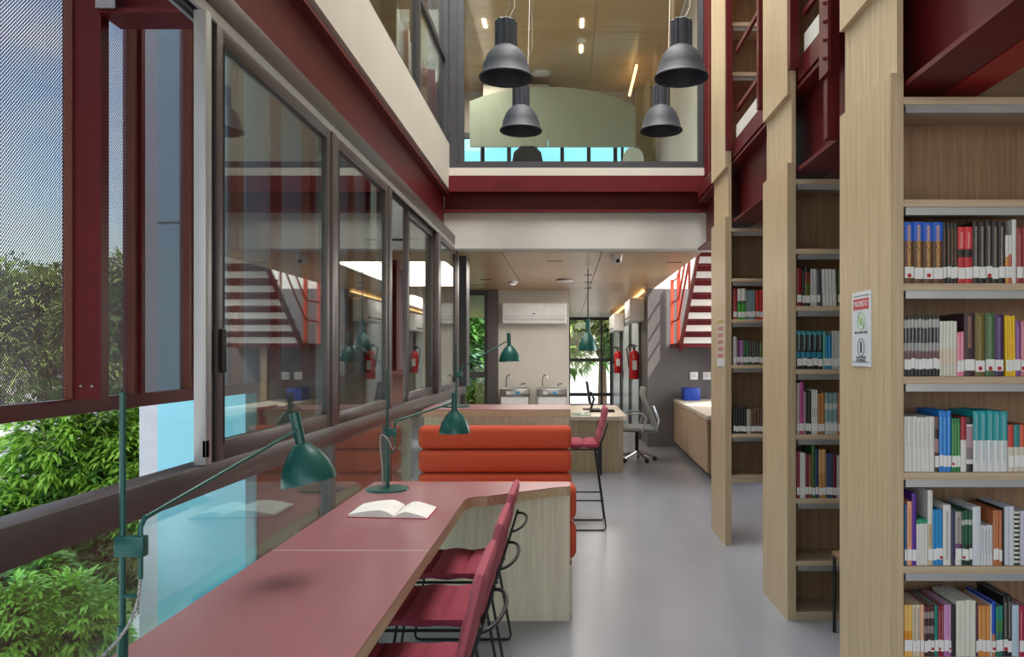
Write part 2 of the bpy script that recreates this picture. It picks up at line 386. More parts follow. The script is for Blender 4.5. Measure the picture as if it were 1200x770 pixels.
# ================================================================== OUTER SKIN
XS = -2.0
rl = struct(bx('trim_7', steel, XS-.05, XS+.0, -1, 14, 1.213, 1.276), 'dark red rail under the perforated screens', 'rail')
sk = struct(thing('screen_frame', None, None, (XS, 5, 1.28)), 'dark red and brown posts holding perforated screens', 'screen')
bp = bx('post', steel, XS+.01, XS+.12, 3.10, 3.155, 1.277, 6.2, sk)
for xx in (XS+.04, XS+.085): MB().lathe([(0, .004), (.005, .003), (.006, 0)], (xx, 3.10, 1.33), 8, (0, -1, 0)).build('bolt', chrome, bp, label='bright steel bolt')
bx('angle', brownsteel, XS-.03, XS+.01, 3.09, 3.12, 1.277, 6.2, sk)
for y in (3.53, 4.05): bx('mullion', brownsteel, XS-.04, XS+.012, y, y+.05, 1.277, 6.2, sk)
for y in (3.56, 4.09): bx('back_flange', steel, XS+.0121, XS+.03, y, y+.03, 1.277, 6.2, sk)
yy = 4.62; k = 0
while yy < 14:
    bx('mullion', steel if k % 2 else brownsteel, XS-.04, XS+.03, yy, yy+.07, 1.277, 6.2, sk); yy += .62; k += 1
for y in (5.9, 8.4, 10.9): bx('post', steel, XS+.031, XS+.14, y, y+.1, 1.277, 6.2, sk)
bx('mullion', steel, XS-.04, XS+.03, .3, .4, 1.277, 6.2, sk)
for a, c in ((.4, 3.09), (3.155, 3.53), (3.58, 4.05), (4.10, 4.62)): bx('perforated_screen', meshm, XS-.022, XS-.020, a, c, 1.277, 6.2, sk)
yy = 4.69
while yy < 13.8: bx('perforated_screen', meshm, XS-.022, XS-.020, yy, yy+.55, 1.277, 6.2, sk); yy += .62
# transverse bracket at the top
br = struct(thing('steel_bracket', None, None, (-1.6, 2.9, 2.7)), 'red steel bracket joining window head and outer post', 'beam')
b = MB(); b.box(XS+.12, -1.26, 3.15, 3.17, 2.85, 3.0); b.box(XS+.12, -1.26, 3.08, 3.24, 2.83, 2.85); b.box(XS+.12, -1.26, 3.08, 3.24, 3.0, 3.02); b.build('bracket_beam', steel, br)
bx('galvanised_plate', chrome, XS+.122, XS+.20, 3.06, 3.075, 2.84, 3.0, br, label='galvanised steel plate')
# ================================================================== RIGHT STEEL
ib = ibeam_y('steel_beam', 1.265, 1.445, 2.46, 2.93, -.5, 7.4, 'long red steel beam above the lower bookcases')
struct(bx('steel_beam', steelb, 1.458, 1.60, -.5, 7.4, 2.465, 2.49), 'thin bright red steel flat behind the long beam', 'beam')
struct(bx('ceiling', ceilwood, 1.46, 3.4, -.5, 7.4, 2.935, 2.95), 'wooden underside of the upper walkway', 'ceiling')
struct(bx('floor', steel, 1.265, 3.4, -.5, 7.4, 2.951, 3.07), 'dark red steel walkway between the upper bookcases', 'walkway')
BC = [(2.863, 3.40), (4.206, 4.73), (5.85, 6.42)]
gaps = [(-.4, 2.72), (3.49, 4.10), (4.84, 5.74)]
for gi, (a, c) in enumerate(gaps):
    g = thing('guard_rail', ['red steel guard rail nearest the camera above the first bookcase', 'red steel guard rail between the first and second bookcases',
        'red steel guard rail between the second and third bookcases', 'red steel guard rail beyond the third bookcase'][gi], 'railing', (1.27, (a+c)/2, 3.07), 'guard rails of the upper walkway')
    g['kind'] = 'structure'
    bx('kick_plate', white, 1.268, 1.278, a, c, 3.07, 3.17, g, label='white kick plate')
    for z in (3.27, 3.71, 4.1): bx('rail', steel, 1.262, 1.284, a, c, z, z+.03, g)
for i, y in enumerate((3.47, 4.12, 4.80, 5.77, 6.46)):
    struct(bx('steel_post', steel, 1.20 if i else 1.262, 1.245 if i else 1.31, y, y+.05, 3.0 if i else 2.935, 5.6), ['dark red post behind the nearest bookcase', 'dark red post in front of the second bookcase', 'dark red post behind the second bookcase', 'dark red post in front of the third bookcase', 'dark red post behind the third bookcase'][i], 'post')
cp = struct(thing('steel_post', None, None, (1.24, 3.6, 2.47)), 'red splice plate column with a line of bolts', 'column')
bx('plate', steel, 1.205, 1.262, 3.55, 3.60, 2.46, 4.6, cp); bx('splice_plate', steel, 1.19, 1.204, 3.50, 3.62, 2.75, 3.4, cp)
for z in [2.82+.085*i for i in range(7)]: MB().lathe([(0, .014), (.010, .012), (.012, 0)], (1.19, 3.53, z), 6, (-1, 0, 0)).build('bolt', steel, cp)
# ================================================================== BOOKCASES
SH = [2.42, 2.037, 1.724, 1.376, 1.018, .667, .325]
railm = mat('grey_shelf_rail', (.42, .43, .44), .35, .5)
ORD = ['nearest', 'second', 'third']
def bookcase(i, y0, y1, shelves, zbot):
    t = thing('bookcase', ['oak bookcase nearest the camera, with a notice on its end panel', 'second oak bookcase along the aisle, in the middle of the three', 'third oak bookcase along the aisle, with a pink notice on its end'][i], 'bookcase', (1.7, (y0+y1)/2, 0), 'oak bookcases along the aisle')
    bx('end_panel', oak, 1.209, 1.256, y0+.004, y1, 0, 2.51, t); bx('end_panel', oak, 1.233, 1.256, y0+.004, y1, 2.51, 2.885, t); bx('end_panel', oak, 1.209, 1.256, y0+.004, y1, 2.885, 5.58, t)
    bx('edge_strip', oakedge, 1.211, 1.256, y0, y0+.004, 0, 2.508, t)
    ym = y0+.27
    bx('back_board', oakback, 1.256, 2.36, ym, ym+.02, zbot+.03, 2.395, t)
    bx('side_panel', oak, 2.36, 2.40, y0, y1, 0, 2.42, t)
    for z in shelves:
        s_ = bx('shelf', oakx, 1.256, 2.36, y0+.003, ym, z-.027, z, t, .001)
        if z < 2.5: bx('shelf_rail', railm, 1.27, 2.35, y0+.012, y0+.04, z-.056, z-.027, s_, label='grey metal rail')
        bx('shelf', oakx, 1.256, 2.36, ym+.02, y1, z-.027, z, t)
    if zbot < .2: bx('plinth', oakx, 1.256, 2.36, y0+.006, y1, 0, .045, t)
    else: bx('base_board', oakx, 1.256, 2.36, y0+.003, y1, zbot-.02, zbot+.03, t)
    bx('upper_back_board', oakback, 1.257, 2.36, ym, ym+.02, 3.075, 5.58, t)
    for z in (3.61, 3.99, 4.38, 4.78, 5.16):
        s_ = bx('upper_shelf', oakx, 1.257, 2.36, y0+.003, y1, z-.03, z, t)
        bx('shelf_rail', railm, 1.27, 2.35, y0+.012, y0+.04, z-.06, z-.031, s_, label='grey metal rail')
    return t
bookcase(0, *BC[0], SH, 0); bookcase(1, *BC[1], SH, 0); bookcase(2, *BC[2], SH[:4]+[.85], .50)
# ---- books
def bookmat(name, bands, text=None, tz=(.35, .85), dens=.5):
    m, n, l, b = newmat(name); b.inputs['Roughness'].default_value = .4
    t = n.new('ShaderNodeTexCoord'); s = n.new('ShaderNodeSeparateXYZ'); l.new(t.outputs['Generated'], s.inputs[0])
    r = n.new('ShaderNodeValToRGB'); r.color_ramp.interpolation = 'CONSTANT'
    while len(r.color_ramp.elements) > 1: r.color_ramp.elements.remove(r.color_ramp.elements[-1])
    r.color_ramp.elements[0].position = 0; r.color_ramp.elements[0].color = bands[0][1]+(1,)
    for p, c in bands[1:]:
        e = r.color_ramp.elements.new(p); e.color = c+(1,)
    l.new(s.outputs['Z'], r.inputs[0])
    col = r.outputs[0]
    if text:
        def M(op, a, bb):
            q = n.new('ShaderNodeMath'); q.operation = op
            for i, v in enumerate((a, bb)):
                if isinstance(v, (int, float)): q.inputs[i].default_value = v
                else: l.new(v, q.inputs[i])
            return q.outputs[0]
        ns = n.new('ShaderNodeTexNoise'); ns.inputs['Scale'].default_value = 1; mp = n.new('ShaderNodeMapping'); mp.inputs['Scale'].default_value = (7, 1, 95)
        l.new(t.outputs['Generated'], mp.inputs[0]); l.new(mp.outputs[0], ns.inputs['Vector'])
        f = M('GREATER_THAN', ns.outputs['Fac'], dens)
        f = M('MULTIPLY', f, M('LESS_THAN', M('ABSOLUTE', M('SUBTRACT', s.outputs['X'], .5), 0), .17))
        f = M('MULTIPLY', f, M('MULTIPLY', M('GREATER_THAN', s.outputs['Z'], tz[0]), M('LESS_THAN', s.outputs['Z'], tz[1])))
        f = M('MULTIPLY', f, M('LESS_THAN', s.outputs['Y'], .05))
        mi = n.new('ShaderNodeMixRGB'); mi.inputs['Color2'].default_value = text+(1,)
        l.new(f, mi.inputs['Fac']); l.new(col, mi.inputs['Color1']); col = mi.outputs[0]
    l.new(col, b.inputs['Base Color'])
    return m
def unit_cover():
    b = MB()
    n = 5; pr = []
    for k in range(n+1):
        x = k/n; pr.append((x, .012*(1-math.sin(PI*x))))
    poly = pr+[(1, 1), (.93, 1), (.93, .05), (.07, .05), (.07, 1), (0, 1)]
    b.prism(poly, 0, 1); return b.build('cover', paper)
_c = unit_cover(); COVER = _c.data; bpy.data.objects.remove(_c)
_p = MB().box(.07, .93, .05, .975, .015, .98).build('pages', paper); PAGES = _p.data; bpy.data.objects.remove(_p)
stick = mat('white_sticker', (.78, .78, .77), .5); red = mat('red_dot', (.45, .01, .02), .5)
bgrey = mat('sticker_print', (.25, .25, .27), .5)
_l = MB().box(0, 1, -.0009, .0, 0, 1).build('spine_label', stick); LABM = _l.data; bpy.data.objects.remove(_l)
_d = MB().lathe([(0, .0014), (.008, .0014), (.008, .0002)], (0, 0, 0), 10, (0, -1, 0)).build('dot', red); DOTM = _d.data; bpy.data.objects.remove(_d)
cmesh = {}
ORDW = ['first', 'second', 'third', 'fourth', 'fifth', 'sixth', 'seventh', 'eighth', 'ninth', 'tenth']
NUMW = ['', 'one', 'two', 'three', 'four', 'five', 'six', 'seven', 'eight', 'nine', 'ten']
LAB = set(); bk = [0]
def run(case, row, rowname, z, yf, n, x0, x1, ytop, desc, bands, text=None, tz=(.3, .9), lean=0, d=.19, lab=True, lz=(.02, .062)):
    if isinstance(bands, tuple): bands = [(0, bands)]
    bk[0] += 1; key = 'book_cover_%d' % bk[0]
    m = bookmat(key, bands, text, tz)
    me = COVER.copy(); me.materials[0] = m
    ys = yf+.014; X0, X1 = cat_(x0, ys), cat_(x1, ys); w = (X1-X0)/n; h = max(.06, zat(ytop, ys)-z)
    for k in range(n):
        if X0+w*(k+.5) > 2.3 : continue
        nm = desc+(' books' if n > 1 else ' book')
        lb_ = ('%s of %s %s, %s, %s bookcase' % (ORDW[k], NUMW[n], nm, rowname, ORD[case])) if n > 1 else ('%s, %s, %s bookcase' % (nm, rowname, ORD[case]))
        assert lb_ not in LAB, lb_
        assert len(lb_.split()) <= 16, lb_
        LAB.add(lb_)
        dz = random.uniform(-.002, .002)
        hh = h+(dz if n > 1 else 0)
        root = bpy.data.objects.new('book', None); C.objects.link(root); root.empty_display_size = .02
        root.location = (X0+w*k+.0002, ys+random.uniform(0, .004), z); root.rotation_euler = (0, lean, 0)
        tag(root, lb_, 'book', 'books, %s of the %s bookcase' % (rowname, ORD[case]))
        c = bpy.data.objects.new('cover', me); C.objects.link(c); c.parent = root; c.scale = (w*.965, d, hh); c.location = (0, 0, .0005)
        p = bpy.data.objects.new('pages', PAGES); C.objects.link(p); p.parent = root; p.scale = (w*.965, d, hh); p.location = (0, 0, .0005)
        if lab:
            s = bpy.data.objects.new('spine_label', LABM); C.objects.link(s); s.parent = root; s['label'] = 'white shelf-mark sticker'
            jz = random.uniform(-.003, .003)
            s.scale = (w*.93, 1, lz[1]-lz[0]); s.location = (w*.02, 0, lz[0]+jz)
            if case == 0 and random.random() < .2:
                q = bpy.data.objects.new('dot', DOTM); C.objects.link(q); q.parent = root; q['label'] = 'dark red dot'
                q.location = (w*.5, -.0002, lz[0]+.01); sc = min(1, w*.93/.016); q.scale = (sc, 1, sc)
BK = (.015, .013, .013); WH = (.68, .67, .64); RD = (.48, .02, .03)
y1 = BC[0][0]; n1 = 'top book row'; Z = 1.7245
A = lambda *a, **k: run(0, 'a', n1, Z, y1, *a, **k)
A(4, 1060, 1105.8, 260, 'brown blue-topped', [(0, (.11, .045, .015)), (.69, (.005, .10, .55))], (.75, .42, .12), (.15, .95))
A(4, 1105.8, 1123, 261, 'slim black gold-lettered', BK, (.35, .15, .05), (.3, .9))
A(2, 1123, 1140.3, 266, 'red black-banded', [(0, RD), (.46, BK), (.60, (.62, .03, .04))], (.8, .4, .4), (.62, .9))
A(5, 1140.3, 1178.8, 259.5, 'black silver-lettered', BK, (.4, .36, .28), (.22, .92))
A(1, 1178.8, 1183, 275.5, 'short white and orange', [(0, (.62, .28, .07)), (.55, WH)])
A(1, 1183.2, 1186.6, 275.5, 'short white and red', [(0, (.5, .1, .06)), (.6, WH)])
A(1, 1186.9, 1191.8, 257, 'tall white', WH, lab=False)
A(3, 1192, 1214, 266.5, 'dull red', (.30, .035, .04), (.5, .2, .2))
n1 = 'second book row'; Z = 1.3765
A(10, 1060, 1101.8, 370, 'black and grey striped', [(0, BK), (.14, (.16, .08, .09)), (.42, (.3, .3, .3)), (.55, BK), (.8, (.38, .38, .37)), (.93, BK)], (.5, .5, .5), (.4, .95), lz=(.028, .066))
A(5, 1102, 1121.8, 376, 'cream', [(0, (.6, .58, .5)), (.25, (.68, .55, .42)), (.5, (.66, .66, .58))], (.5, .6, .5), lab=False)
A(2, 1122, 1130, 389, 'pink', (.75, .22, .33), (.8, .5, .5))
A(1, 1130.2, 1143, 367, 'thick dark maroon', (.045, .015, .025), (.4, .2, .12), (.45, .95))
A(1, 1143.2, 1155, 367, 'thick olive', (.13, .11, .015), (.35, .25, .1), (.2, .95))
A(1, 1155.2, 1166.3, 367, 'thick moss green', (.05, .12, .05), (.25, .35, .2), (.2, .95))
A(1, 1166.5, 1177, 368, 'thick dark violet', (.04, .012, .09), (.25, .2, .4), (.2, .95))
A(4, 1179, 1190.8, 370, 'yellow', (.80, .50, .005), (.6, .35, .02), lean=-.012)
A(1, 1191, 1196.6, 376, 'violet', (.20, .06, .28), (.5, .3, .5))
A(2, 1197, 1208, 376, 'dusty pink', (.50, .17, .24), (.7, .4, .4))
n1 = 'middle book row'; Z = 1.0185
A(7, 1060, 1095.6, 489, 'white numbered', WH, (.4, .4, .42), (.45, .92), lab=False)
A(1, 1096, 1101, 489, 'brown and pink striped', [(0, (.05, .03, .02)), (.35, (.35, .2, .2)), (.6, BK), (.78, (.14, .08, .07))])
A(3, 1101.3, 1115, 482, 'bright blue', (.012, .20, .62), (.2, .5, .8))
A(3, 1115.6, 1126, 491, 'green', (.015, .20, .06), (.3, .5, .2))
A(1, 1126.3, 1133, 489, 'white red-topped', [(0, WH), (.58, (.35, .02, .04))], lab=False)
A(1, 1133.3, 1141, 489, 'mauve and black banded', [(0, BK), (.14, WH), (.22, (.22, .16, .19)), (.44, (.4, .26, .30)), (.83, WH), (.86, BK)], lab=False)
A(5, 1141.3, 1181.5, 482, 'teal-topped white', [(0, (.68, .69, .70)), (.515, (.005, .30, .34))], (.3, .45, .5), (.15, .95), lab=False)
A(1, 1182, 1188.5, 498, 'cream red-topped', [(0, (.6, .57, .48)), (.52, (.55, .05, .03))])
A(1, 1188.8, 1196, 498, 'cream teal-topped', [(0, (.6, .57, .48)), (.52, (.02, .22, .22))])
A(2, 1196.2, 1209, 498, 'cream orange-topped', [(0, (.6, .57, .48)), (.52, (.60, .10, .04))])
n1 = 'fourth book row'; Z = .6675
A(1, 1060.5, 1063.4, 592, 'slim steel blue', (.01, .13, .30)); A(1, 1063.6, 1069.2, 588, 'peach', (.80, .36, .22), (.5, .2, .1))
A(1, 1069.4, 1074.4, 579, 'purple', (.10, .02, .30)); A(4, 1074.6, 1087.6, 609, 'short white green-tipped', [(0, WH), (.9, (.02, .3, .15))], lab=False)
A(1, 1087.8, 1093.6, 575, 'tall pale grey', [(0, (.55, .45, .3)), (.55, (.66, .65, .6))], (.2, .2, .15), (.25, .5))
A(3, 1093.8, 1105.4, 598, 'sky blue', (.01, .24, .55)); A(1, 1105.8, 1115, 592, 'thick white lettered', WH, (.25, .25, .25), (.1, .9), lab=False)
A(1, 1115.2, 1119.8, 598, 'navy', (.03, .04, .09), lab=False); A(1, 1120, 1127.6, 600, 'mottled white and plum', [(0, WH), (.12, (.2, .04, .2)), (.4, (.4, .38, .36))], (.1, .1, .1))
A(3, 1128, 1140, 599, 'dark green', [(0, (.01, .03, .015)), (.38, (.01, .09, .04)), (.74, (.4, .45, .4)), (.83, (.01, .09, .04))])
A(1, 1140.4, 1150, 594, 'plain white', (.62, .66, .72), lab=False); A(4, 1150.2, 1164, 616, 'short grey-white', (.62, .63, .66), (.3, .3, .35), lab=False)
A(3, 1164.4, 1174.6, 598, 'terracotta', (.48, .16, .06), (.6, .3, .15)); A(1, 1175, 1177.6, 596, 'slim black', BK, lab=False)
A(2, 1178, 1189, 594, 'pale blue-white', (.60, .63, .70), lab=False); A(1, 1189.5, 1196, 600, 'spiral-bound white', [(k/24, WH if k % 2 else BK) for k in range(24)], lab=False)
A(1, 1196.4, 1206, 599, 'pale lilac', (.5, .5, .62), lab=False)
n1 = 'lowest book row'; Z = .3255
A(2, 1060, 1070, 709, 'amber', [(0, (.8, .45, .1)), (.3, (.7, .28, .02)), (.5, (.78, .47, .12))])
A(2, 1070.3, 1078.6, 709, 'cream black-lettered', (.66, .57, .42), (.03, .03, .03), (.2, .95)); A(1, 1079, 1083.2, 709, 'light peach', (.8, .45, .28))
A(3, 1083.5, 1095, 710, 'dark brown patterned', [(0, (.06, .02, .015)), (.45, (.25, .2, .2)), (.6, (.06, .015, .015)), (.75, (.3, .25, .24)), (.88, (.1, .02, .02))])
A(1, 1095.3, 1099.6, 710, 'jade green', (.01, .20, .15)); A(2, 1100, 1106.4, 710, 'deep red', (.25, .01, .02), (.5, .3, .3))
A(3, 1106.7, 1115, 709, 'pinkish violet', [(0, (.45, .15, .42)), (.2, (.6, .3, .55))]); A(1, 1115.8, 1120.6, 710, 'black', BK, lab=False)
A(4, 1121, 1144, 704, 'tall ivory', (.66, .67, .58), lab=False); A(1, 1144.3, 1147, 709, 'dark plum', (.08, .02, .06))
A(3, 1147.3, 1161, 710, 'ochre orange', (.60, .24, .05), (.7, .4, .2)); A(1, 1161.2, 1163, 709, 'thin white', WH); A(1, 1163.2, 1167.2, 705, 'royal blue', [(0, (.5, .2, .1)), (.4, (.01, .06, .45))])
A(2, 1167.6, 1176, 711, 'green and teal mottled', [(0, (.02, .15, .12)), (.5, (.06, .22, .05)), (.7, (.02, .24, .18))]); A(2, 1176.4, 1186.4, 699, 'tall glossy black', BK, (.4, .4, .35))
A(1, 1186.8, 1195, 710, 'pale ice-blue', (.45, .58, .68), lab=False); A(2, 1195.3, 1206, 711, 'crimson', (.38, .01, .06), (.6, .3, .3))
y2 = BC[1][0]; B = lambda *a, **k: run(1, 'b', n1, Z, y2, *a, lz=(.02, .06), **k)
n1 = 'top book row'; Z = 1.7245
B(1, 934, 940, 314.5, 'dark red', (.25, .015, .02)); B(1, 940.3, 943, 317, 'slim black', BK); B(1, 943.3, 950, 312.5, 'black red-banded', [(0, BK), (.25, (.1, .12, .02)), (.6, (.2, .03, .02)), (.85, BK)])
B(2, 950.3, 957.5, 315.5, 'grey-white', (.55, .56, .56), (.3, .3, .3)); B(1, 958, 961.4, 317, 'charcoal', (.08, .08, .09)); B(4, 965, 981, 315.5, 'leaning white', WH, (.4, .4, .4), lean=-.03, lab=False); B(1, 982, 986, 315, 'dark olive', (.05, .06, .02))
n1 = 'second book row'; Z = 1.3765
B(5, 934, 964.6, 388, 'black cyan-printed', [(0, BK), (.18, (.005, .03, .05)), (.3, (.01, .2, .30)), (.45, BK), (.9, (.01, .25, .32))], (.3, .5, .55), (.5, .95))
B(1, 965, 967.2, 388, 'slim mint green', (.1, .45, .33)); B(2, 967.5, 975, 393, 'cyan blue', (.01, .25, .50)); B(3, 975.4, 986, 388, 'pale grey', (.5, .5, .5))
n1 = 'middle book row'; Z = 1.0185
B(1, 934, 937, 449, 'pale pink', (.6, .45, .45)); B(1, 937.2, 942, 448, 'magenta', (.45, .07, .27)); B(1, 942.2, 944.2, 459, 'slim rose', (.5, .3, .3)); B(2, 944.5, 951, 459, 'black', BK); B(3, 951.3, 958.4, 457, 'white dark-lettered', WH, (.05, .05, .05), (.4, .6))
B(2, 958.8, 967, 461, 'orange-brown', (.42, .17, .04)); B(3, 967.4, 981.8, 461, 'pale teal banded', [(0, (.5, .55, .5)), (.3, (.2, .35, .35)), (.6, (.55, .6, .55)), (.75, (.2, .35, .35))]); B(1, 982, 986, 461, 'rust', (.4, .12, .04))
n1 = 'lowest book row'; Z = .6675
B(1, 934, 937.6, 530, 'crimson', (.3, .02, .05)); B(2, 937.9, 944, 531, 'white', WH); B(1, 944.2, 948, 533, 'wine red', (.2, .02, .03)); B(1, 948.2, 951.6, 533, 'brown', (.25, .08, .03)); B(1, 951.8, 955.4, 522, 'tall green', (.03, .12, .02)); B(1, 955.6, 959.4, 526, 'dark blue', (.01, .04, .12))
B(2, 959.8, 968, 527, 'tan', [(0, (.5, .24, .06)), (.5, (.6, .33, .12))]); B(3, 968.4, 976, 532, 'navy', (.03, .06, .16)); B(1, 976.3, 980.6, 533, 'maroon', (.15, .01, .02)); B(1, 981, 986, 534, 'off-white', (.55, .52, .45))
y3 = BC[2][0]; D = lambda *a, **k: run(2, 'c', n1, Z, y3, *a, lz=(.02, .06), **k)
n1 = 'top book row'; Z = 1.7245
D(1, 859.5, 864, 338, 'dull red', (.35, .04, .04)); D(2, 864.6, 874, 338, 'white green-based', [(0, (.05, .35, .04)), (.5, (.03, .12, .04)), (.6, WH)]); D(4, 874.4, 885, 340, 'blue-grey', (.16, .25, .27)); D(2, 885.6, 895, 340, 'bright red', (.55, .03, .03))
n1 = 'second book row'; Z = 1.3765
D(1, 859.5, 863.6, 394.5, 'off-white', (.55, .55, .5)); D(1, 864, 867, 399, 'slim plum', (.15, .04, .12)); D(1, 867.3, 871, 399, 'violet', (.36, .14, .4)); D(2, 871.4, 878, 399, 'dark green', (.03, .12, .05)); D(4, 878.4, 890, 401, 'charcoal', (.06, .06, .06)); D(1, 890.4, 895, 401, 'olive', (.16, .18, .05))
n1 = 'lowest book row'; Z = .8505
D(5, 859.5, 875, 478, 'black', BK); D(2, 875.3, 880, 480, 'cream', (.5, .47, .38)); D(4, 880.3, 895, 480, 'brown', (.13, .07, .04))
# ---- text helper
def text(s, size, loc, rot, m, parent, name='lettering', label=None):
    cu = bpy.data.curves.new(name, 'FONT'); cu.body = s; cu.size = size; cu.align_x = 'CENTER'; cu.align_y = 'CENTER'; cu.extrude = .0003
    tmp = bpy.data.objects.new(name, cu); C.objects.link(tmp); bpy.context.view_layer.update()
    me = bpy.data.meshes.new_from_object(tmp); bpy.data.objects.remove(tmp)
    me.materials.clear(); me.materials.append(m)
    o = bpy.data.objects.new(name, me); C.objects.link(o); o.parent = parent
    o.location = Vector(loc)-parent.location; o.rotation_euler = rot
    if label: o['label'] = label
    return o
RL = (PI/2, 0, -PI/2)   # readable from -X
postw = mat('poster_white', (.74, .78, .84), .35); postr = mat('poster_red', (.58, .05, .05), .4); ink = mat('ink', (.06, .06, .07), .5); pgreen = mat('poster_green', (.25, .50, .12), .5)
p = thing('poster', 'white notice with a red heading and two ringed symbols on nearest bookcase', 'poster', (1.209, 3.14, 1.40))
yl, yr, zb, zt = 3.243, 3.045, 1.41, 1.715
bx('sheet', postw, 1.2055, 1.209, yr, yl, zb, zt, p)
bx('heading_band', postr, 1.2047, 1.2055, yr+.02, yl-.015, zt-.072, zt-.028, p)
text('PROIBIDO', .032, (1.2044, 3.146, zt-.050), RL, postw, p)
for z in (zt-.018, zb+.016): bx('rule_line', ink, 1.2050, 1.2055, yr+.012, yl-.012, z, z+.003, p)
for z, m_ in ((zt-.118, pgreen), (zb+.078, ink)):
    pts = [(1.205, 3.144+.034*math.cos(a), z+.036*math.sin(a)) for a in [2*PI*k/24 for k in range(24)]]
    MB().tube(pts, .0016, 5, True).build('symbol_ring', m_, p)
MB().tube([(1.205, 3.144+.024, z_+.024) if q else (1.205, 3.144-.024, z_-.024) for z_ in (zt-.118,) for q in (0, 1)], .0018, 5).build('symbol_bar', pgreen, p)
bx('cup_symbol', pgreen, 1.2046, 1.2055, 3.134, 3.154, zt-.135, zt-.108, p); bx('phone_symbol', ink, 1.2046, 1.2055, 3.135, 3.153, zb+.055, zb+.10, p)
text('NÃO COMER OU BEBER', .0125, (1.2046, 3.144, zt-.167), RL, ink, p); text('USO DE CELULAR', .013, (1.2046, 3.144, zb+.036), RL, ink, p); text('NÃO PERMITIDO', .013, (1.2046, 3.144, zb+.024), RL, ink, p)
p = thing('poster', 'narrow notice with five pink blocks on the third bookcase end', 'poster', (1.209, 6.1, 1.35))
yf_, yb_ = 900*1.209/(850-664), 900*1.209/(840-664)
bx('sheet', mat('poster_pale', (.7, .6, .54), .5), 1.2055, 1.209, yf_+.02, yb_-.02, 1.36, 1.74, p)
bx('heading_band', mat('poster_ochre', (.50, .40, .10), .5), 1.2047, 1.2055, yf_+.03, yb_-.03, 1.695, 1.73, p)
pb = mat('poster_pink', (.55, .22, .17), .5)
for k in range(5): bx('text_block', pb, 1.2047, 1.2055, yf_+.06, yb_-.06, 1.645-.053*k, 1.675-.053*k, p)
bx('white_block', postw, 1.2047, 1.2055, yf_+.03, yb_-.03, 1.365, 1.425, p)
# ================================================================== TABLES
def slab(name, poly, z0, z1, mtop, medge, parent):
    o = MB().prism(poly, z0, z1-.004).build(name+'_core', medge, parent)
    MB().prism(poly, z1-.004, z1).build(name, mtop, parent); return o
T = .75
t1 = thing('reading_table', 'long rose-topped reading table nearest the camera, under the windows', 'table', (-.78, 1.6, 0))
slab('tabletop', [(-1.067, .2), (-.497, .2), (-.497, 2.776), (-1.067, 2.776)], T-.045, T, tabletop, tableedge, t1)
bx('pedestal', blackm, -.86, -.70, 2.45, 2.70, 0, T-.045, t1)
bx('side_panel', greyoak, -1.05, -.53, .25, .29, 0, T-.045, t1)
bx('modesty_panel', greyoak, -1.05, -1.03, .29, 2.4, .3, T-.045, t1)
bx('joint_strip', cream, -1.067, -.497, 2.776, 2.780, T-.04, T+.0004, t1)
t2 = thing('reading_table', 'rose-topped reading table with a wooden end panel beside the orange bench', 'table', (-.5, 3.6, 0))
cor = [(-.497+.10*(1-math.cos(a)), 3.72+.12*math.sin(a)) for a in [PI/2*k/6 for k in range(7)]]
poly = [(-1.067, 2.78), (-.497, 2.78)]+cor+[(-.05, 4.10), (.0, 4.115), (.02, 4.14), (.02, 4.27), (-1.067, 4.27)]
slab('tabletop', poly, T-.05, T, tabletop, tableedge, t2)
bx('end_panel', greyoak, -.75, .018, 4.20, 4.25, 0, T-.05, t2)
bx('pedestal', blackm, -.95, -.79, 2.95, 3.2, 0, T-.05, t2)
# banquette (two facing backs with rolls)
def rolls(x0, x1, y0, y1, z0, z1, n, parent, name='back_roll'):
    h = (z1-z0)/n
    for k in range(n):
        MB().box(x0, x1, y0, y1, z0+h*k+.002, z0+h*(k+1)-.002, min(h*.24, (y1-y0)*.45), 4).build(name, orange, parent, smooth=True)
bq = thing('booth_bench', 'orange high-backed booth bench with horizontal padded rolls facing the table', 'bench', (-.5, 5.3, 0), 'orange booth benches')
bx('base', greyoak, -1.04, .03, 4.98, 5.5, 0, .28, bq)
rolls(-1.05, .04, 4.92, 5.38, .29, .45, 1, bq, 'seat_roll'); rolls(-1.045, .035, 5.38, 5.52, .46, .955, 3, bq)
bq2 = thing('booth_bench', 'orange booth bench with its low back against the reading table', 'bench', (-.5, 4.5, 0), 'orange booth benches')
bx('base', greyoak, -1.04, .03, 4.30, 4.8, 0, .28, bq2)
rolls(-1.065, .055, 4.28, 4.44, .30, .735, 2, bq2); rolls(-1.05, .045, 4.44, 4.82, .29, .45, 1, bq2, 'seat_roll')
# counter
t3 = thing('bar_counter', 'tall wooden counter with rose top behind the orange bench', 'counter', (-.5, 6, 0))
slab('countertop', [(-1.067, 5.66), (.03, 5.70), (.03, 6.24), (-1.067, 6.30)], .995, 1.05, tabletop, tableedge, t3)
bx('front_panel', greyoak, -1.06, .02, 5.72, 5.77, 0, .995, t3); bx('end_panel', greyoak, -.02, .02, 5.771, 6.1, 0, .995, t3)
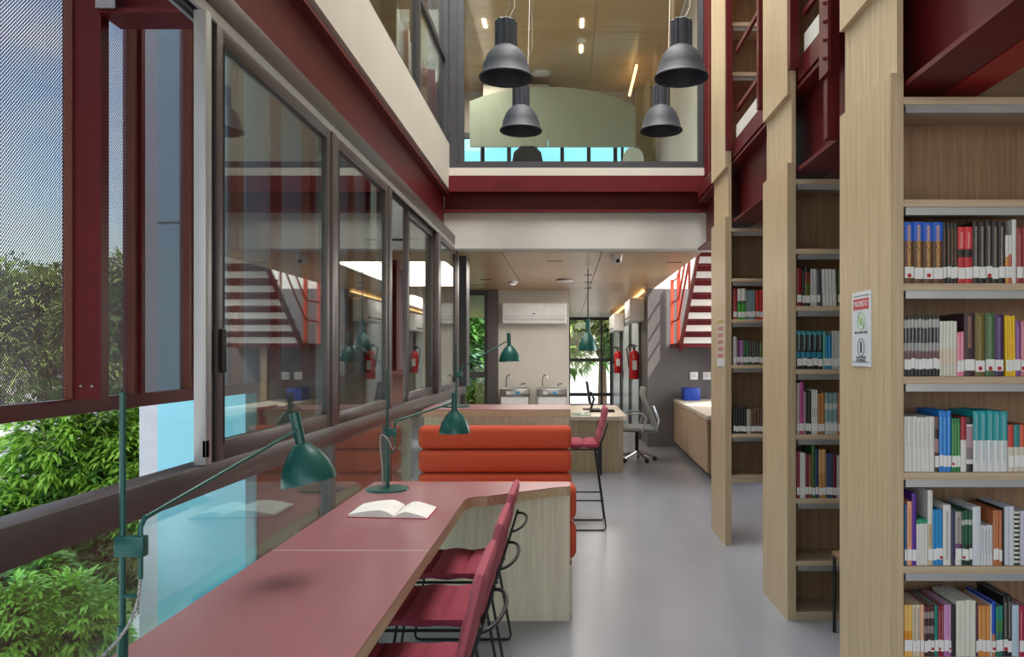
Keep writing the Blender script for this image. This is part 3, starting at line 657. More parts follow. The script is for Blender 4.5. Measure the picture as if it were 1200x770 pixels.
# reception desk
t4 = thing('reception_desk', 'wooden reception desk with a rounded corner beyond the counter', 'desk', (.3, 10, 0))
poly = [(-.3, 9.2)]+[(.60+.13*math.sin(a), 9.33-.13*math.cos(a)) for a in [PI/2*k/6 for k in range(7)]]+[(.73, 11.3), (-.3, 11.3)]
MB().prism(poly, .665, .71).build('desktop', wood('desk_top_wood', (.50, .42, .32), (.60, .52, .41), rough=.3, axis='X'), t4)
bx('front_panel', oak, -.28, .70, 9.5, 9.54, 0, .665, t4); bx('side_panel', oak, .66, .70, 9.54, 11.2, .3, .665, t4)
bx('leg', blackm, .37, .425, 9.24, 9.29, 0, .665, t4)
mo = thing('monitor', 'black computer monitor standing side-on on the reception desk', 'monitor', (.30, 10.3, .71))
MB().hull([(.30, 10.15, .80), (.33, 10.15, .80), (.33, 10.65, .80), (.30, 10.65, .80)], [(.26, 10.15, 1.09), (.285, 10.15, 1.09), (.285, 10.65, 1.09), (.26, 10.65, 1.09)]).build('screen', blackm, mo)
bx('base', blackm, .22, .45, 10.3, 10.5, .71, .722, mo, .004); MB().tube([(.33, 10.4, .722), (.37, 10.4, .85), (.325, 10.4, .95)], .015, 8).build('arm', blackm, mo)
kb = thing('keyboard', 'black keyboard tray lying on the reception desk', 'keyboard', (.42, 9.95, .71)); bx('body', blackm, .3, .62, 9.9, 10.05, .71, .735, kb, .005); bx('keys', black, .31, .61, 9.91, 10.04, .735, .742, kb)
ty = MB().box(.06, .30, 9.4, 9.7, .711, .722, .004).build('glass_tray', mat('green_glass', (.25, .42, .34), .1), smooth=True); tag(ty, 'pale green glass tray on the reception desk corner', 'tray')
# ================================================================== CHAIRS
def chair(label, name, zs, top, X0, X1, yc, wy, group, stool=False):
    t = thing(name, label, 'stool' if stool else 'chair', ((X0+X1)/2, yc, 0), group)
    ya, yb = yc-wy/2, yc+wy/2
    MB().cushion((X0, ya, zs-.025), (X1-X0, 0, 0), (0, wy, 0), (0, 0, 1), .06, 3, .028).build('seat', pink, t, smooth=True)
    bxx = X1-.01; dx = (.085 if not stool else .09)*(top-zs)/.35
    MB().cushion((bxx, ya+.005, zs-.005), (dx, 0, top-zs), (0, wy-.01, 0), (-.92, 0, .38), .042, 3, .009).build('backrest', pinkl, t, smooth=True)
    r = .0065
    xr = X1+.045 if not stool else X1+.06
    for s_, y in (('a', ya+.012), ('b', yb-.012)):
        zr = zs-.058
        pts = [(X1+.012, y, zr), (X1-.04, y, zr), (X0+.05, y, zr)]
        MB().tube(pts, r, 8).build('seat_rail', blackm, t)
        MB().tube([(X1-.03, y, zr), (xr-.004, y, .03), (xr-.012, y, .0095), (xr-.035, y, .007), (X0+.035, y, .007), (X0+.015, y, .012), (X0+.008, y, .03), (X0+.07, y, zr)], r, 8).build('leg', blackm, t)
        if not stool or True:
            MB().tube([(X1-.02, y, zr), (X1+.026, y, zs+.02), (X1+.03+dx*.55, y, zs+(top-zs)*.55)], r*.9, 8).build('back_rod', blackm, t)
    ar = []
    for k in range(13):
        a = PI*k/12; ar.append((X1+.03+dx*.55+.055*math.sin(a), yc-(wy/2-.012)*math.cos(a), zs+(top-zs)*.5+.01*math.sin(a)))
    if not stool: MB().tube(ar, r, 8).build('back_loop', blackm, t)
    MB().tube([(X0+.07, ya+.012, zs-.058), (X0+.07, yb-.012, zs-.058)], r, 8).build('cross_bar', blackm, t); MB().tube([(X1-.03, ya+.012, zs-.058), (X1-.03, yb-.012, zs-.058)], r, 8).build('cross_bar', blackm, t)
    if stool:
        MB().tube([(X0+.02, ya+.012, .25), (X0+.02, yb-.012, .25)], r, 8).build('footrest', blackm, t)
        for y in (ya+.012, yb-.012): MB().tube([(X0+.02, y, .25), (xr-.06*.4, y, .25)], r, 8).build('footrest', blackm, t)
    return t
g = 'burgundy chairs at the reading table'
c0 = chair('burgundy padded wire-legged chair farthest along the table, by the wooden end panel', 'reading_chair', .475, .825, -.78, -.325, 3.71, .43, g)
for y, l in ((3.10, 'burgundy padded wire-legged chair in the middle of the three'), (2.44, 'burgundy padded chair nearest the camera, cut by the picture edge')):
    c = copy_tree(c0, None, (c0.location.x, y, 0)); c['label'] = l
chair('tall burgundy counter stool with black wire legs beside the counter', 'counter_stool', .73, 1.02, -.12, .27, 6.54, .42, None, True)
# stool hidden behind the first bookcase
st = thing('side_stool', 'wooden-topped black stool between the first and second bookcases', 'stool', (1.58, 3.85, 0))
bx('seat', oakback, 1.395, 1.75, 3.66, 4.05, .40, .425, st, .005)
for x in (1.405, 1.73):
    for y in (3.68, 4.03): MB().tube([(x, y, 0), (x, y, .40)], .009, 8).build('leg', blackm, st)
# office chair
oc = thing('office_chair', 'grey mesh office chair on castors behind the reception desk', 'chair', (1.0, 10.5, 0))
ogrey = mat('grey_mesh_fabric', (.22, .24, .24), .6)
MB().cushion((.80, 10.27, .45), (.42, 0, 0), (0, .46, 0), (0, 0, 1), .08, 1, .01).build('seat', ogrey, oc, smooth=True)
pts = []
b = MB(); prof = [(1.20, .50), (1.16, .62), (1.12, .78), (1.13, .95), (1.10, 1.0)]
rb = [[b.bm.verts.new((x, 10.28+.44*j/6+0, z)) for j in range(7)] for x, z in [(1.26, .44), (1.24, .55), (1.19, .68), (1.12, .82), (1.09, .92), (1.10, 1.01)]]
rf = [[b.bm.verts.new((v.co.x-.03-.02*math.sin(PI*j/6), v.co.y, v.co.z)) for j, v in enumerate(r)] for r in rb]
for R in (rb, rf):
    for i in range(5):
        for j in range(6): b.bm.faces.new((R[i][j], R[i+1][j], R[i+1][j+1], R[i][j+1]))
for i in range(5):
    for j in (0, 6): b.bm.faces.new((rb[i][j], rb[i+1][j], rf[i+1][j], rf[i][j]))
for i in (0, 5):
    for j in range(6): b.bm.faces.new((rb[i][j], rb[i][j+1], rf[i][j+1], rf[i][j]))
b.build('backrest', ogrey, oc, smooth=True)
MB().tube([(1.0, 10.5, .40), (1.27, 10.5, .40), (1.30, 10.5, .55), (1.22, 10.5, .75)], .02, 8).build('back_support', chrome, oc)
for y in (10.25, 10.75):
    MB().tube([(1.05, y, .42), (1.1, y, .60), (1.05, y, .66), (.88, y, .66)], .014, 8).build('armrest', ogrey, oc)
MB().tube([(1.0, 10.5, .12), (1.0, 10.5, .42)], .025, 10).build('gas_column', blackm, oc)
for k in range(5):
    a = .15+2*PI*k/5; e = (1.0+.25*math.cos(a), 10.5+.25*math.sin(a), .055)
    MB().tube([(1.0, 10.5, .13), e], [.022, .014], 8).build('base_arm', chrome, oc)
    MB().lathe([(0, -.014), (.028, -.014), (.03, 0), (.028, .014), (0, .014)], (e[0], e[1], .030), 12, (math.sin(a), -math.cos(a), 0)).build('castor', black, oc)
oc.location.x -= .04
# ================================================================== LAMPS
def shade(parent, c, ax, R, L, m=green, name='shade'):
    # c = centre of opening, ax = from opening to the stem
    prof = [(R, 0), (R*1.0, .004), (R*.95, L*.22), (R*.80, L*.52), (R*.55, L*.80), (R*.32, L*.97), (R*.30, L), (R*.27, L-.003), (R*.5, L*.78), (R*.77, L*.50), (R*.93, L*.2), (R*.975, .002)]
    return MB().lathe(prof+[prof[0]], c, 36, ax).build(name, m, parent, smooth=True)
def desk_lamp(label, x, y, z0, H, zc, end, ax, group, cable=True, scl=1, hug=False):
    t = thing('desk_lamp', label, 'lamp', (x, y, z0), group)
    MB().lathe([(0, .012), (.02, .014), (.108*scl, .010), (.112*scl, .006), (.113*scl, 0), (0, 0)], (x, y, z0), 40).build('base', green, t, smooth=True)
    MB().tube([(x, y, z0+.01), (x, y, z0+.13)], .011, 12).build('pole_sleeve', green, t, smooth=True)
    MB().tube([(x, y, z0+.12), (x, y, z0+H)], .0065, 12).build('pole', green, t, smooth=True)
    ad = (Vector(end)-Vector((x, y, zc))); ad.z = 0; ad.normalize(); q = Vector((x, y, 0))+ad*.038
    lbx = x+.038
    cl_ = MB().box(x-.013, lbx+.012, y-.012, y+.012, zc-.022, zc+.022, .003).build('clamp', green, t, smooth=True)
    e = Vector(end); axv = Vector(ax).normalized(); R = .089*scl; L = .125*scl
    stemb = e-axv*.05
    neck = e
    MB().tube([(lbx, y, zc-.07), (lbx, y, zc+.04), (lbx+.004, y+.01, zc+.058), tuple(neck-(Vector(neck)-Vector((lbx, y, zc+.06))).normalized()*.06), tuple(neck)], .0055, 10).build('arm', green, t, smooth=True)
    s0 = MB().tube([tuple(e-axv*.05), tuple(e+axv*.055)], .0165*scl, 16).build('socket', green, t, smooth=True)
    sh_ = shade(t, tuple(e-axv*(.05+L)), tuple(axv), R, L)
    MB().lathe([(0, 0), (.028*scl, .01), (.032*scl, .035), (.02*scl, .06), (0, .065)], tuple(e-axv*(.05+L*.75)), 16, tuple(axv)).build('bulb', lampin, sh_, smooth=True, label='white bulb')
    if cable:
        cm = MATS.get('braided_cable') or mat('braided_cable', (.35, .35, .34), .8, 0, .8, 260)
        P = [(lbx, y, zc-.07), (lbx, y-.01, zc-.12), (lbx-.012, y-.03, zc-.17), (x-.03, y-.05, zc-.235), (x-.10, y-.07, zc-.30), (x-.13, y-.07, z0+.02), (x-.12, y-.05, z0+.005)]
        if hug: P = [(lbx, y, zc-.07), (lbx-.006, y-.01, zc-.10), (x+.01, y-.02, zc-.03), (x-.03, y-.02, zc-.0), (x-.035, y-.02, zc-.06), (x-.022, y-.02, zc-.16), (x-.018, y-.02, z0+.02)]
        pp = []
        for i in range(len(P)-1):
            for k in range(4): pp.append(Vector(P[i]).lerp(Vector(P[i+1]), k/4))
        pp.append(Vector(P[-1]))
        for _ in range(3): pp = [pp[0]]+[(pp[i-1]+pp[i]*2+pp[i+1])/4 for i in range(1, len(pp)-1)]+[pp[-1]]
        MB().tube(pp, .0035, 8).build('cable', cm, t, smooth=True, label='grey braided cable')
        MB().tube([(x, y, zc-.105), (lbx, y-.008, zc-.105)], .005, 8).build('cable_clip', green, t)
    return t
gl = 'green adjustable desk lamps'
desk_lamp('green adjustable desk lamp in front, its shade leaning over the table', -.948, 1.64, T, .628, 1.05, (-.875, 2.50, 1.215), (-.22, 0, 1), gl)
desk_lamp('green adjustable desk lamp on the far half of the reading table', -.938, 4.02, T, .628, 1.05, (-.640, 4.38, 1.185), (-.01, 0, 1), gl, hug=True)
desk_lamp('green desk lamp standing on the counter behind the bench', -.86, 5.98, 1.05, .50, 1.30, (-.465, 6.2, 1.575), (-.04, 0, 1), gl, cable=False)
# green pendants
for i, (X, Y) in enumerate(((.258, 9.3), )):
    t = thing('pendant_lamp', 'green pendant lamp on a thin rod over the reception desk', 'lamp', (X, Y, H1))
    MB().tube([(X, Y, H1), (X, Y, 1.86)], .008, 8).build('rod', blackm, t)
    for z in (2.42, 2.33, 2.26): MB().tube([(X-.04, Y, z), (X+.05, Y, z)], .006, 6).build('rod_clip', blackm, t)
    MB().tube([(X, Y, 1.72), (X, Y, 1.88)], .028, 12).build('socket', green, t); shade(t, (X, Y, 1.50), (0, 0, 1), .115, .22)
# big charcoal pendants
def pendant(label, x, y, z):
    t = thing('pendant_lamp', label, 'lamp', (x, y, z), 'charcoal dome pendants over the atrium')
    prof = [(.185, 0), (.19, .008), (.185, .018), (.172, .03), (.160, .09), (.135, .155), (.105, .195), (.078, .215), (.076, .222), (.05, .222), (.05, .215), (.075, .205), (.10, .19), (.13, .15), (.155, .088), (.168, .03), (.18, .006)]
    MB().lathe(prof+[prof[0]], (x, y, z), 48).build('dome', pend, t, smooth=True)
    MB().lathe([(0, .217), (.072, .217), (.072, .40), (.060, .41), (0, .41)], (x, y, z), 48, fn=lambda k, n, h: 1.0+(.07 if (k % 6) < 3 else -.07)).build('ribbed_housing', pend, t)
    MB().lathe([(0, .1), (.035, .11), (.04, .16), (.02, .22), (0, .22)], (x, y, z), 16).build('bulb', lampin, t, smooth=True, label='white bulb')
    MB().tube([(x+.01, y, z+.40), (x+.06, y, z+.50), (x+.10, y, H2)], .004, 6).build('cord', cream, t)
    MB().tube([(x-.02, y, z+.40), (x+.10, y+.02, z+.75), (x+.10, y+.02, H2)], .002, 6).build('suspension_wire', chrome, t)
pendant('large charcoal dome pendant at upper left, nearer the camera', -.424, 5.37, 3.385)
pendant('large charcoal dome pendant at upper right, nearer the camera', .802, 5.37, 3.385)
pendant('charcoal dome pendant behind and below the upper left one', -.404, 6.8, 3.43)
pendant('charcoal dome pendant behind and below the upper right one', .838, 6.8, 3.43)
# ================================================================== open book
ob = thing('open_book', 'open book with a red cover lying on the rose reading table', 'book', (-.76, 3.42, T)); _k0 = len(C.objects)
def page(side):
    b = MB(); n = 12; top = []; bot = []
    for i in range(n+1):
        u = i/n; w = .20*u if side < 0 else .15*u
        z = .024*math.sin(min(1, u*3)*PI/2)*(1-u**2.2)+.006 if side < 0 else .032*math.sin(min(1, u*2.2)*PI/2)*(1-u**1.6)+.004
        if side < 0: z += .006
        x = -.70+side*w
        top.append((x, z))
    for dy0, dy1 in ((0, 0),):
        V = []
        for x, z in top: V.append([b.bm.verts.new((x, y, T+zz)) for y, zz in ((3.30-(x+.7)*.10, z), (3.54-(x+.7)*.10, z), (3.54-(x+.7)*.10, .003), (3.30-(x+.7)*.10, .003))])
        for a, c in zip(V, V[1:]):
            for k in range(4): b.bm.faces.new((a[k], c[k], c[(k+1) % 4], a[(k+1) % 4]))
        b.bm.faces.new(V[0]); b.bm.faces.new(V[-1][::-1])
    return b
page(-1).build('left_pages', paper, ob, smooth=True); page(1).build('right_pages', paper, ob, smooth=True)
MB().prism([(-.905, 3.315), (-.70, 3.295), (-.545, 3.28), (-.545, 3.53), (-.70, 3.545), (-.905, 3.565)], T, T+.003).build('cover', mat('red_cover', (.45, .02, .06), .5), ob)
ob.location.x -= .05; ob.location.y += .02
# ================================================================== CABINET, WALL THINGS
cb_ = thing('low_cabinet', 'low wooden cabinet along the dark grey wall', 'cabinet', (1.9, 10.4, 0))
MB().prism([(1.60, 8.75), (2.3, 8.75), (2.3, 12.08), (1.68, 12.08)], .71, .755).build('worktop', wood('worktop_wood', (.52, .46, .36), (.62, .56, .45), axis='Y'), cb_)
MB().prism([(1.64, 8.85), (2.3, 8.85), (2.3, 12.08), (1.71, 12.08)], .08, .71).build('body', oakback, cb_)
MB().prism([(1.70, 8.9), (2.28, 8.9), (2.28, 12.06), (1.77, 12.06)], 0, .08).build('plinth', greywall, cb_)
dm = cabwood
for k in range(4):
    a, c = 8.86+k*.803, 8.86+k*.803+.795; f = lambda y: 1.64+(y-8.85)*.07/3.23
    MB().prism([(f(a)-.02, a), (f(a)-.001, a), (f(c)-.001, c), (f(c)-.02, c)], .09, .70).build('door', dm, cb_)
bb = MB().box(1.78, 2.02, 11.6, 11.95, .756, .945, .01).build('blue_box', mat('blue_plastic', (.005, .04, .32), .4), smooth=True); tag(bb, 'bright blue box on the low cabinet', 'box')
for i, px in enumerate((808.5, 823.5)):
    x0 = cat_(px, 12.09); s_ = thing('wall_switch', ['white wall switch plate on the grey wall, left of two', 'white wall switch plate on the grey wall, right of two'][i], 'switch', (x0+.06, 12.09, 1.1), 'switch plates')
    bx('plate', whitepl, x0, x0+.125, 12.08, 12.1, zat(445, 12.09), zat(436, 12.09), s_, .004); bx('rocker', cream, x0+.05, x0+.08, 12.075, 12.08, zat(442, 12.09), zat(439, 12.09), s_)
exred = mat('extinguisher_red', (.55, .012, .015), .25)
def exting(y, z, label):
    x = 1.16; t = thing('fire_extinguisher', label, 'fire extinguisher', (x, y, z), 'fire extinguishers on the hall wall')
    MB().lathe([(0, 0), (.075, .0), (.085, .015), (.085, .42), (.06, .48), (.025, .50), (0, .50)], (x, y, z), 24).build('cylinder', exred, t, smooth=True)
    MB().tube([(x, y, z+.49), (x, y, z+.56)], .02, 8).build('valve', blackm, t); MB().tube([(x+.05, y, z+.57), (x-.07, y, z+.60)], .012, 6).build('handle', blackm, t)
    MB().tube([(x, y, z+.55), (x-.09, y, z+.58), (x-.13, y, z+.52), (x-.11, y, z+.40), (x-.09, y, z+.20)], .011, 8).build('hose', black, t)
    bx('instruction_label', whitepl, x-.04, x+.04, y-.089, y-.0855, z+.16, z+.32, t, label='pale printed label')
    bx('wall_bracket', blackm, x+.08, 1.277, y-.02, y+.02, z+.3, z+.36, t)
exting(13.2, 1.03, 'larger-looking red fire extinguisher, nearer on the hall wall'); exting(17.4, 1.03, 'red fire extinguisher farther down the hall wall')
pale = mat('pale_door', (.46, .53, .58), .35)
for i, (a, c) in enumerate(((13.3, 14.8), (15.4, 17.1), (18.0, 20.6))):
    d_ = struct(thing('door_%d' % (i+1), None, None, (1.27, (a+c)/2, 0)), ['pale door nearest in the hall wall', 'second pale door in the hall wall', 'farthest pale door in the hall wall'][i], 'door')
    bx('leaf', pale, 1.255, 1.276, a, c, 0, 2.05, d_); bx('frame', aludark, 1.24, 1.276, a-.14, a, 0, 2.12, d_); bx('frame', aludark, 1.24, 1.276, c, c+.14, 0, 2.12, d_); bx('handle', blackm, 1.235, 1.255, c-.15, c-.12, .95, 1.1, d_)
def acunit(x0, x1, y0, y1, z0, z1, label, side=False):
    t = thing('air_conditioner', label, 'air conditioner', ((x0+x1)/2, (y0+y1)/2, z0), 'white split air conditioners')
    MB().box(x0, x1, y0, y1, z0, z1, .03, 4).build('housing', whitepl, t, smooth=True)
    if not side:
        bx('vent', mat('ac_vent', (.5, .53, .55), .4), x0+.03, x1-.03, y0-.004, y0+.001, z0+.05, z0+.09, t); bx('seam', aludark, x0+.02, x1-.02, y0-.002, y0+.001, z0+.115, z0+.12, t)
        bx('display', blackm, (x0+x1)/2-.02, (x0+x1)/2+.02, y0-.003, y0+.001, z0+.15, z0+.165, t)
    else: bx('vent', aludark, x0-.002, x0+.002, y0+.05, y1-.05, z0+.05, z0+.08, t)
acunit(-1.03, .0, 12.15, 12.4, 1.94, 2.28, 'white split air conditioner on the cream wall over the fountains')
acunit(1.03, 1.277, 12.5, 13.6, 2.0, 2.38, 'white split air conditioner nearer on the hall wall', True); acunit(1.03, 1.277, 16.9, 18.6, 1.97, 2.36, 'white split air conditioner farther on the hall wall', True)
tag(bx('cove_light', warm, 1.22, 1.25, 12.3, 20.5, 2.46, 2.475), 'warm light strip along the top of the hall wall', 'light')
tag(bx('safety_sign', exred, 1.265, 1.276, 15.9, 16.2, 2.13, 2.25), 'small red sign high on the hall wall', 'sign')
for i, (a, c) in enumerate(((585.5, 621), (629, 665))):
    x0, x1 = cat_(a, 12.0), cat_(c, 12.0)-.01
    t = thing('drinking_fountain', ['steel-topped drinking fountain on the left', 'steel-topped drinking fountain on the right'][i], 'fountain', ((x0+x1)/2, 12.2, 0), 'drinking fountains')
    bx('body', whitepl, x0+.02, x1-.02, 12.02, 12.39, 0, .80, t); bx('steel_band', chrome, x0, x1, 12.0, 12.395, .80, .91, t, .006)
    bx('basin', aludark, x0+.04, x1-.04, 12.03, 12.37, .91, .918, t); bx('rim', chrome, x0, x1, 12.0, 12.03, .91, .945, t)
    bx('button_plate', cream, x0+.10, x0+.17, 11.995, 12.0, .83, .88, t); bx('button_plate', mat('blue_button%d' % i, (.05, .25, .45), .4), x0+.25, x0+.31, 11.995, 12.0, .83, .88, t)
    MB().tube([(x0+.08, 12.3, .918), (x0+.08, 12.3, 1.08), (x0+.11, 12.28, 1.13), (x0+.15, 12.25, 1.12), (x0+.16, 12.24, 1.07)], .009, 8).build('gooseneck_tap', chrome, t, smooth=True)
    MB().tube([(x1-.14, 12.3, .918), (x1-.14, 12.3, .98), (x1-.08, 12.25, .99)], .012, 8).build('spout', chrome, t, smooth=True)
# ceiling devices
def dev(px, y, label, cat, kind):
    x = cat_(px, y)
    t = thing({'cam': 'dome_camera', 'smoke': 'smoke_detector', 'lamp': 'ceiling_disc'}[kind], label, cat, (x, y, H1))
    if kind == 'cam':
        MB().lathe([(0, 0), (.062, 0), (.062, -.04), (.055, -.07), (.03, -.095), (0, -.10)], (x, y, H1), 24).build('housing', whitepl, t, smooth=True)
        MB().lathe([(.026, -.01), (.02, .016), (0, .024)], (x+.015, y-.04, H1-.066), 16, (.2, -.8, -.5)).build('lens', black, t, smooth=True)
    elif kind == 'smoke':
        MB().lathe([(0, 0), (.07, 0), (.065, -.03), (.04, -.035), (.035, -.05), (0, -.055)], (x, y, H1), 20).build('housing', whitepl, t, smooth=True)
        MB().lathe([(.041, -.033), (.041, -.038), (.034, -.038)], (x, y, H1), 16).build('ring', aludark, t)
    else:
        MB().lathe([(0, 0), (.115, 0), (.12, -.02), (.09, -.035), (0, -.04)], (x, y, H1), 24).build('housing', whitepl, t, smooth=True)
        MB().lathe([(.118, -.004), (.124, -.004), (.124, -.012)], (x, y, H1), 24).build('rim', alu, t)
dev(722, 7.95, 'white dome security camera under the lower ceiling edge', 'camera', 'cam'); dev(601, 10.9, 'small white smoke detector on the lower ceiling', 'detector', 'smoke'); dev(662, 10.6, 'wider white round fitting on the lower ceiling', 'fitting', 'lamp')
for i, (px, y, w) in enumerate(((650, 8.5, .17), (790, 8.6, .17), (570, 10.6, .16), (559, 11.4, .2))):
    x = cat_(px, y); tag(bx('air_slot', black, x-w/2, x+w/2, y-.012-(.05 if i == 2 else 0), y+.012, H1-.004, H1+.001), ['dark slot vent in the ceiling left of the camera', 'dark slot vent in the ceiling near the stairs', 'wide dark vent in the ceiling by the left window', 'thin dark slot near the left window'][i], 'vent')
# ================================================================== STAIRS
sr = thing('staircase', 'red steel staircase with white risers rising toward the viewer', 'staircase', (2.1, 11, 0))
bx('landing', steel, 1.62, 3.0, 11.35, 12.08, 1.56, 1.62, sr)
for k in range(13):
    z = 1.62+.17*k; y = 11.30-.22*k
    bx('riser', white, 1.72, 2.9, y-.0, y+.02, z, z+.088, sr, label='white riser'); bx('tread', steel, 1.70, 2.9, y-.22, y+.02, z+.15, z+.17, sr); bx('tread_edge', steel, 1.71, 2.9, y-.01, y+.02, z+.089, z+.15, sr)
b = MB()
for xs in (1.66, 2.9): b.hull([(xs, 11.35, 1.50), (xs+.04, 11.35, 1.50), (xs+.04, 11.35, 1.60), (xs, 11.35, 1.60)], [(xs, 8.5, 3.70), (xs+.04, 8.5, 3.70), (xs+.04, 8.5, 3.80), (xs, 8.5, 3.80)])
b.build('stringer', steel, sr)
bx('post', stairred, 1.62, 1.67, 11.95, 12.0, 1.62, 2.62, sr); bx('post', stairred, 1.64, 1.69, 11.4, 11.45, 1.62, 2.66, sr)
for h in (.35, .65, .98): MB().tube([(1.66, 12.0, 1.62+h), (1.665, 11.42, 1.62+h), (1.665, 8.6, 1.62+h+2.18)], .016, 8).build('hand_rail', stairred, sr)
for k in (4, 8): MB().tube([(1.665, 11.3-.22*k, 1.66+.17*k), (1.665, 11.3-.22*k, 2.65+.17*k)], .018, 8).build('post', stairred, sr)
bx('stair_support', cabwood, 2.35, 2.45, 11.7, 11.8, .755, 1.56, sr)
# ================================================================== UPPER ROOM
pt = thing('curved_partition', 'large grey-green panel with an arched top in the upper room', 'partition', (-.4, 11, 3.2))
gg = mat('grey_green_board', (.36, .42, .34), .5, 0, .05, 60)
def arch(x0, x1):
    n = 14; top = []
    for i in range(n+1):
        x = x0+(x1-x0)*i/n; u = (x+.28)/1.3; top.append((x, 5.27-.30*abs(u)**2.3))
    b = MB(); f0 = [(x, z) for x, z in top]+[(x1, 4.42), (x0, 4.42)]
    b.hull([(x, 10.95, z) for x, z in f0], [(x, 11.0, z) for x, z in f0]); return b
arch(-1.38, -.27).build('panel', gg, pt); arch(-.262, .98).build('panel', gg, pt)
for x in (-1.2, .8): MB().tube([(x, 11.03, 3.2), (x, 11.03, 4.6)], .02, 8).build('leg', blackm, pt)
tag(bx('upper_wall_unit', cream, -1.25, -.27, 11.5, 12.1, 4.9, 5.5), 'cream box unit behind the arched panel', 'unit')
shellw = mat('pale_shell', (.5, .55, .5), .5)
def shell(x, y, m, label, w=.42, zt=4.35):
    t = thing('shell_chair', label, 'chair', (x, y, 3.2))
    n = 8
    b = MB(); prof = [(w*.5, 3.62), (w*.52, 3.72), (w*.5, zt-.25), (w*.42, zt-.08), (w*.2, zt)]
    L_ = [(x-r, z) for r, z in prof]; Rr = [(x+r, z) for r, z in prof[::-1]]
    pl_ = L_+Rr; b.hull([(a, y, z) for a, z in pl_], [(a, y+.03, z) for a, z in pl_]); b.build('backrest', m, t)
    bx('seat', m, x-w*.5, x+w*.5, y+.03, y+.45, 3.62, 3.67, t)
    for dx in (-.17, .17):
        for dy in (.05, .4): MB().tube([(x+dx, y+dy, 3.62), (x+dx*1.2, y+dy, 3.2)], .012, 6).build('leg', blackm, t)
shell(-.51, 10.0, blackm, 'black high-backed chair behind the balcony glass', .42, 4.17); shell(.86, 9.9, shellw, 'pale chair behind the balcony glass, right of centre', .3, 4.12)
for i, (px, py) in enumerate(((568, 27), (682, 27), (681, 57))):
    y = (H2-EYE)*F/(VY-py); x = cat_(px, y); s_ = bx('slot_light', lampw, x-.02, x+.02, y-.12, y+.12, H2-.01, H2-.001); tag(s_, ['small slot light left on the upper ceiling', 'small slot light nearer on the upper ceiling', 'small slot light farther on the upper ceiling'][i], 'light')
for i, (px, py, r) in enumerate(((634, 85, .14), (682, 46, .07))):
    y = (H2-EYE)*F/(VY-py); x = cat_(px, y); s_ = MB().lathe([(0, 0), (r, 0), (r*.95, -.02), (r*.5, -.03), (0, -.03)], (x, y, H2-.001), 24).build('ceiling_disc', whitepl, smooth=True); tag(s_, ['wide white disc on the upper ceiling', 'small white detector on the upper ceiling'][i], 'fitting')
S('wall_upper_right', mat('olive_wall', (.30, .27, .17), .5), 1.05, 1.37, 11.9, 12.1, 3.2, 5.6, 'olive wall at the right of the upper room', 'wall')
tag(bx('cove_light', warm, .95, .98, 10.6, 11.8, 5.42, 5.46), 'warm light strip high in the upper room', 'light')
# ================================================================== EXTERIOR
gr = struct(bx('ground', mat('pale_concrete', (.56, .54, .53), .8, 0, .12, .25), -90, 60, -25, 120, -2.75, -2.6), 'pale sunlit concrete ground outside', 'ground')
cy = thing('annex_building', 'light blue clad annex with grey frame behind the screens', 'building', (-2.7, 5.6, -2.6))
cyan = mat('cyan_cladding', (.22, .60, .72), .25, 0, .06, 1, stretch=(.2, 1, 6)); lg = mat('light_grey_frame', (.50, .53, .58), .4)
bx('frame', lg, -3.06, -2.93, 5.5, 5.7, -2.6, 4.6, cy)
for z0, z1 in ((-2.6, 2.39), (2.41, 4.6)): bx('cladding_panel', cyan, -2.93, -2.3, 5.5, 5.7, z0, z1, cy)
bw = mat('annex_brown', (.20, .09, .07), .7)
bx('side_wall', bw, -2.9, -2.28, 5.7, 15, -2.6, 6.6, cy)
pinkw = mat('pink_render', (.60, .36, .38), .7)
tag(MB().hull([(-6.5, 14, -2.6), (-4.3, 14, -2.6), (-4.3, 14, 7.5), (-6.5, 14, 5.5)], [(-6.5, 20, -2.6), (-4.3, 20, -2.6), (-4.3, 20, 7.5), (-6.5, 20, 5.5)]).build('neighbour_building', pinkw), 'pinkish building seen through the perforated screen', 'building')
wb = thing('low_building', 'low white building behind the broad tree at far left', 'building', (-24, 33, -2.6))
bx('wall', white, -28, -17.5, 30.5, 34, -2.6, .7, wb); bx('roof', cream, -28.3, -17.2, 30.2, 34.3, .7, .9, wb)
for x in (-26, -23.5, -21): bx('window', aludark, x, x+1.2, 30.45, 30.5, -.9, .1, wb)
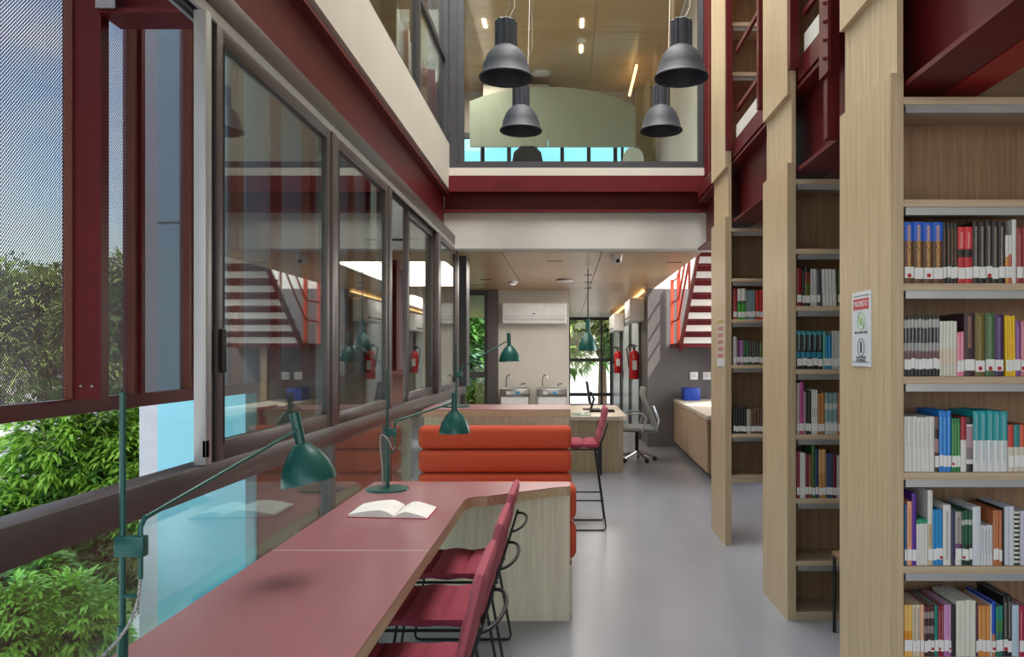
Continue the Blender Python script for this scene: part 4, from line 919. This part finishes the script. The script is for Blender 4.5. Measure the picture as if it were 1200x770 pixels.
def foliage(name, cen, rad, n, size, m, parent, seed, droop=.5, palm=5, zmin=-9):
    rnd = random.Random(seed); vs = []; fs = []
    blobs = []
    for _ in range(26):
        a = rnd.uniform(0, 2*PI); c = rnd.uniform(-.7, 1); r = math.sqrt(max(0, 1-c*c))*rnd.uniform(.55, .85)
        blobs.append((Vector((math.cos(a)*r, math.sin(a)*r, c*rnd.uniform(.5, .85))), rnd.uniform(.25, .42)))
    for _ in range(n):
        bc, br_ = rnd.choice(blobs)
        d = Vector((rnd.gauss(0, 1), rnd.gauss(0, 1), rnd.gauss(.25, 1))).normalized()
        q = bc+d*br_*rnd.uniform(.75, 1.05)
        p0 = Vector((cen[0]+q.x*rad[0], cen[1]+q.y*rad[1], cen[2]+q.z*rad[2]))
        if p0.z < zmin: continue
        base = Vector((d.x, d.y, d.z*.4)).normalized()
        for k in range(palm):
            a = (k-(palm-1)/2)*(1.9/palm)+rnd.uniform(-.25, .25)
            side = base.cross(Vector((0, 0, 1)));  side = side.normalized() if side.length > .01 else Vector((1, 0, 0))
            di = (base*math.cos(a)+side*math.sin(a)+Vector((0, 0, rnd.uniform(-.5, .35)))).normalized()
            L = size*rnd.uniform(.7, 1.25); wv = di.cross(Vector((rnd.uniform(-.3, .3), rnd.uniform(-.3, .3), 1))).normalized()*L*.13
            mid = p0+di*L*.5+Vector((0, 0, L*.04)); tip = p0+di*L-Vector((0, 0, L*droop*.35))
            i0 = len(vs); vs += [p0, mid+wv, mid-wv, tip]; fs += [(i0, i0+1, i0+2), (i0+1, i0+3, i0+2)]
    me = bpy.data.meshes.new(name); me.from_pydata([tuple(v-parent.location) for v in vs], [], fs); me.materials.append(m)
    o = bpy.data.objects.new(name, me); C.objects.link(o); o.parent = parent; o['kind'] = 'stuff'; return o
def tree(name, label, cat, base, cen, rad, n, size, m, seed, trunk=.12, palm=4, group=None, m2=None):
    t = thing(name, label, cat, base, group)
    foliage('foliage', cen, rad, n, size, m, t, seed, palm=palm)
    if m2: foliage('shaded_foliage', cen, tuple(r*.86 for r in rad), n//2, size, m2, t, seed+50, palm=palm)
    b = MB(); rnd = random.Random(seed)
    b.tube([base, (base[0]*.5+cen[0]*.5, base[1]*.5+cen[1]*.5, (base[2]+cen[2])/2), (cen[0], cen[1], cen[2]+rad[2]*.3)], [trunk, trunk*.8, trunk*.3], 8)
    for _ in range(6):
        a = rnd.uniform(0, 2*PI); b.tube([(cen[0], cen[1], cen[2]-rad[2]*.5), (cen[0]+math.cos(a)*rad[0]*.6, cen[1]+math.sin(a)*rad[1]*.6, cen[2]+rad[2]*rnd.uniform(-.1, .4))], [trunk*.45, trunk*.12], 6)
    b.build('trunk', bark, t); return t
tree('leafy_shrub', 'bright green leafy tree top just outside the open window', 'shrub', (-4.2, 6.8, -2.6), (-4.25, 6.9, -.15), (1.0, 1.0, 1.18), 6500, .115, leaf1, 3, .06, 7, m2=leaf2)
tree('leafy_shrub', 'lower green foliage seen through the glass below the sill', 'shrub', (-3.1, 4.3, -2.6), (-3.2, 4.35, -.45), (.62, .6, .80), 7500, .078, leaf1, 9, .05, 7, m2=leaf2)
tg = 'trees outside'
for i, (x, y, z, r, s_, lb_, m_) in enumerate(((-17.6, 26, 1.9, 3.0, 1, 'broad green tree left of the big red post', leaf3), (-12.4, 22, 2.4, 1.9, 2, 'green tree between the red post and brown post', leaf3),
        (-29, 42, 2.6, 4.0, 3, 'darker tree at the far left edge', leaf4), (-3.9, 25, 1.4, 2.6, 5, 'blue-green tree outside the far left window', leaf4), (-12, 36, 3.0, 4.0, 6, 'tall tree outside the left glazing', leaf3),
        (1.4, 30, 2.4, 2.6, 7, 'green tree outside the hall end window', leaf3), (-2.3, 19, -.6, 1.3, 8, 'bright low tree outside the far left window', leaf1), (-4.0, 42, 4.0, 5, 9, 'large pale tree far beyond the hall', leaf4))):
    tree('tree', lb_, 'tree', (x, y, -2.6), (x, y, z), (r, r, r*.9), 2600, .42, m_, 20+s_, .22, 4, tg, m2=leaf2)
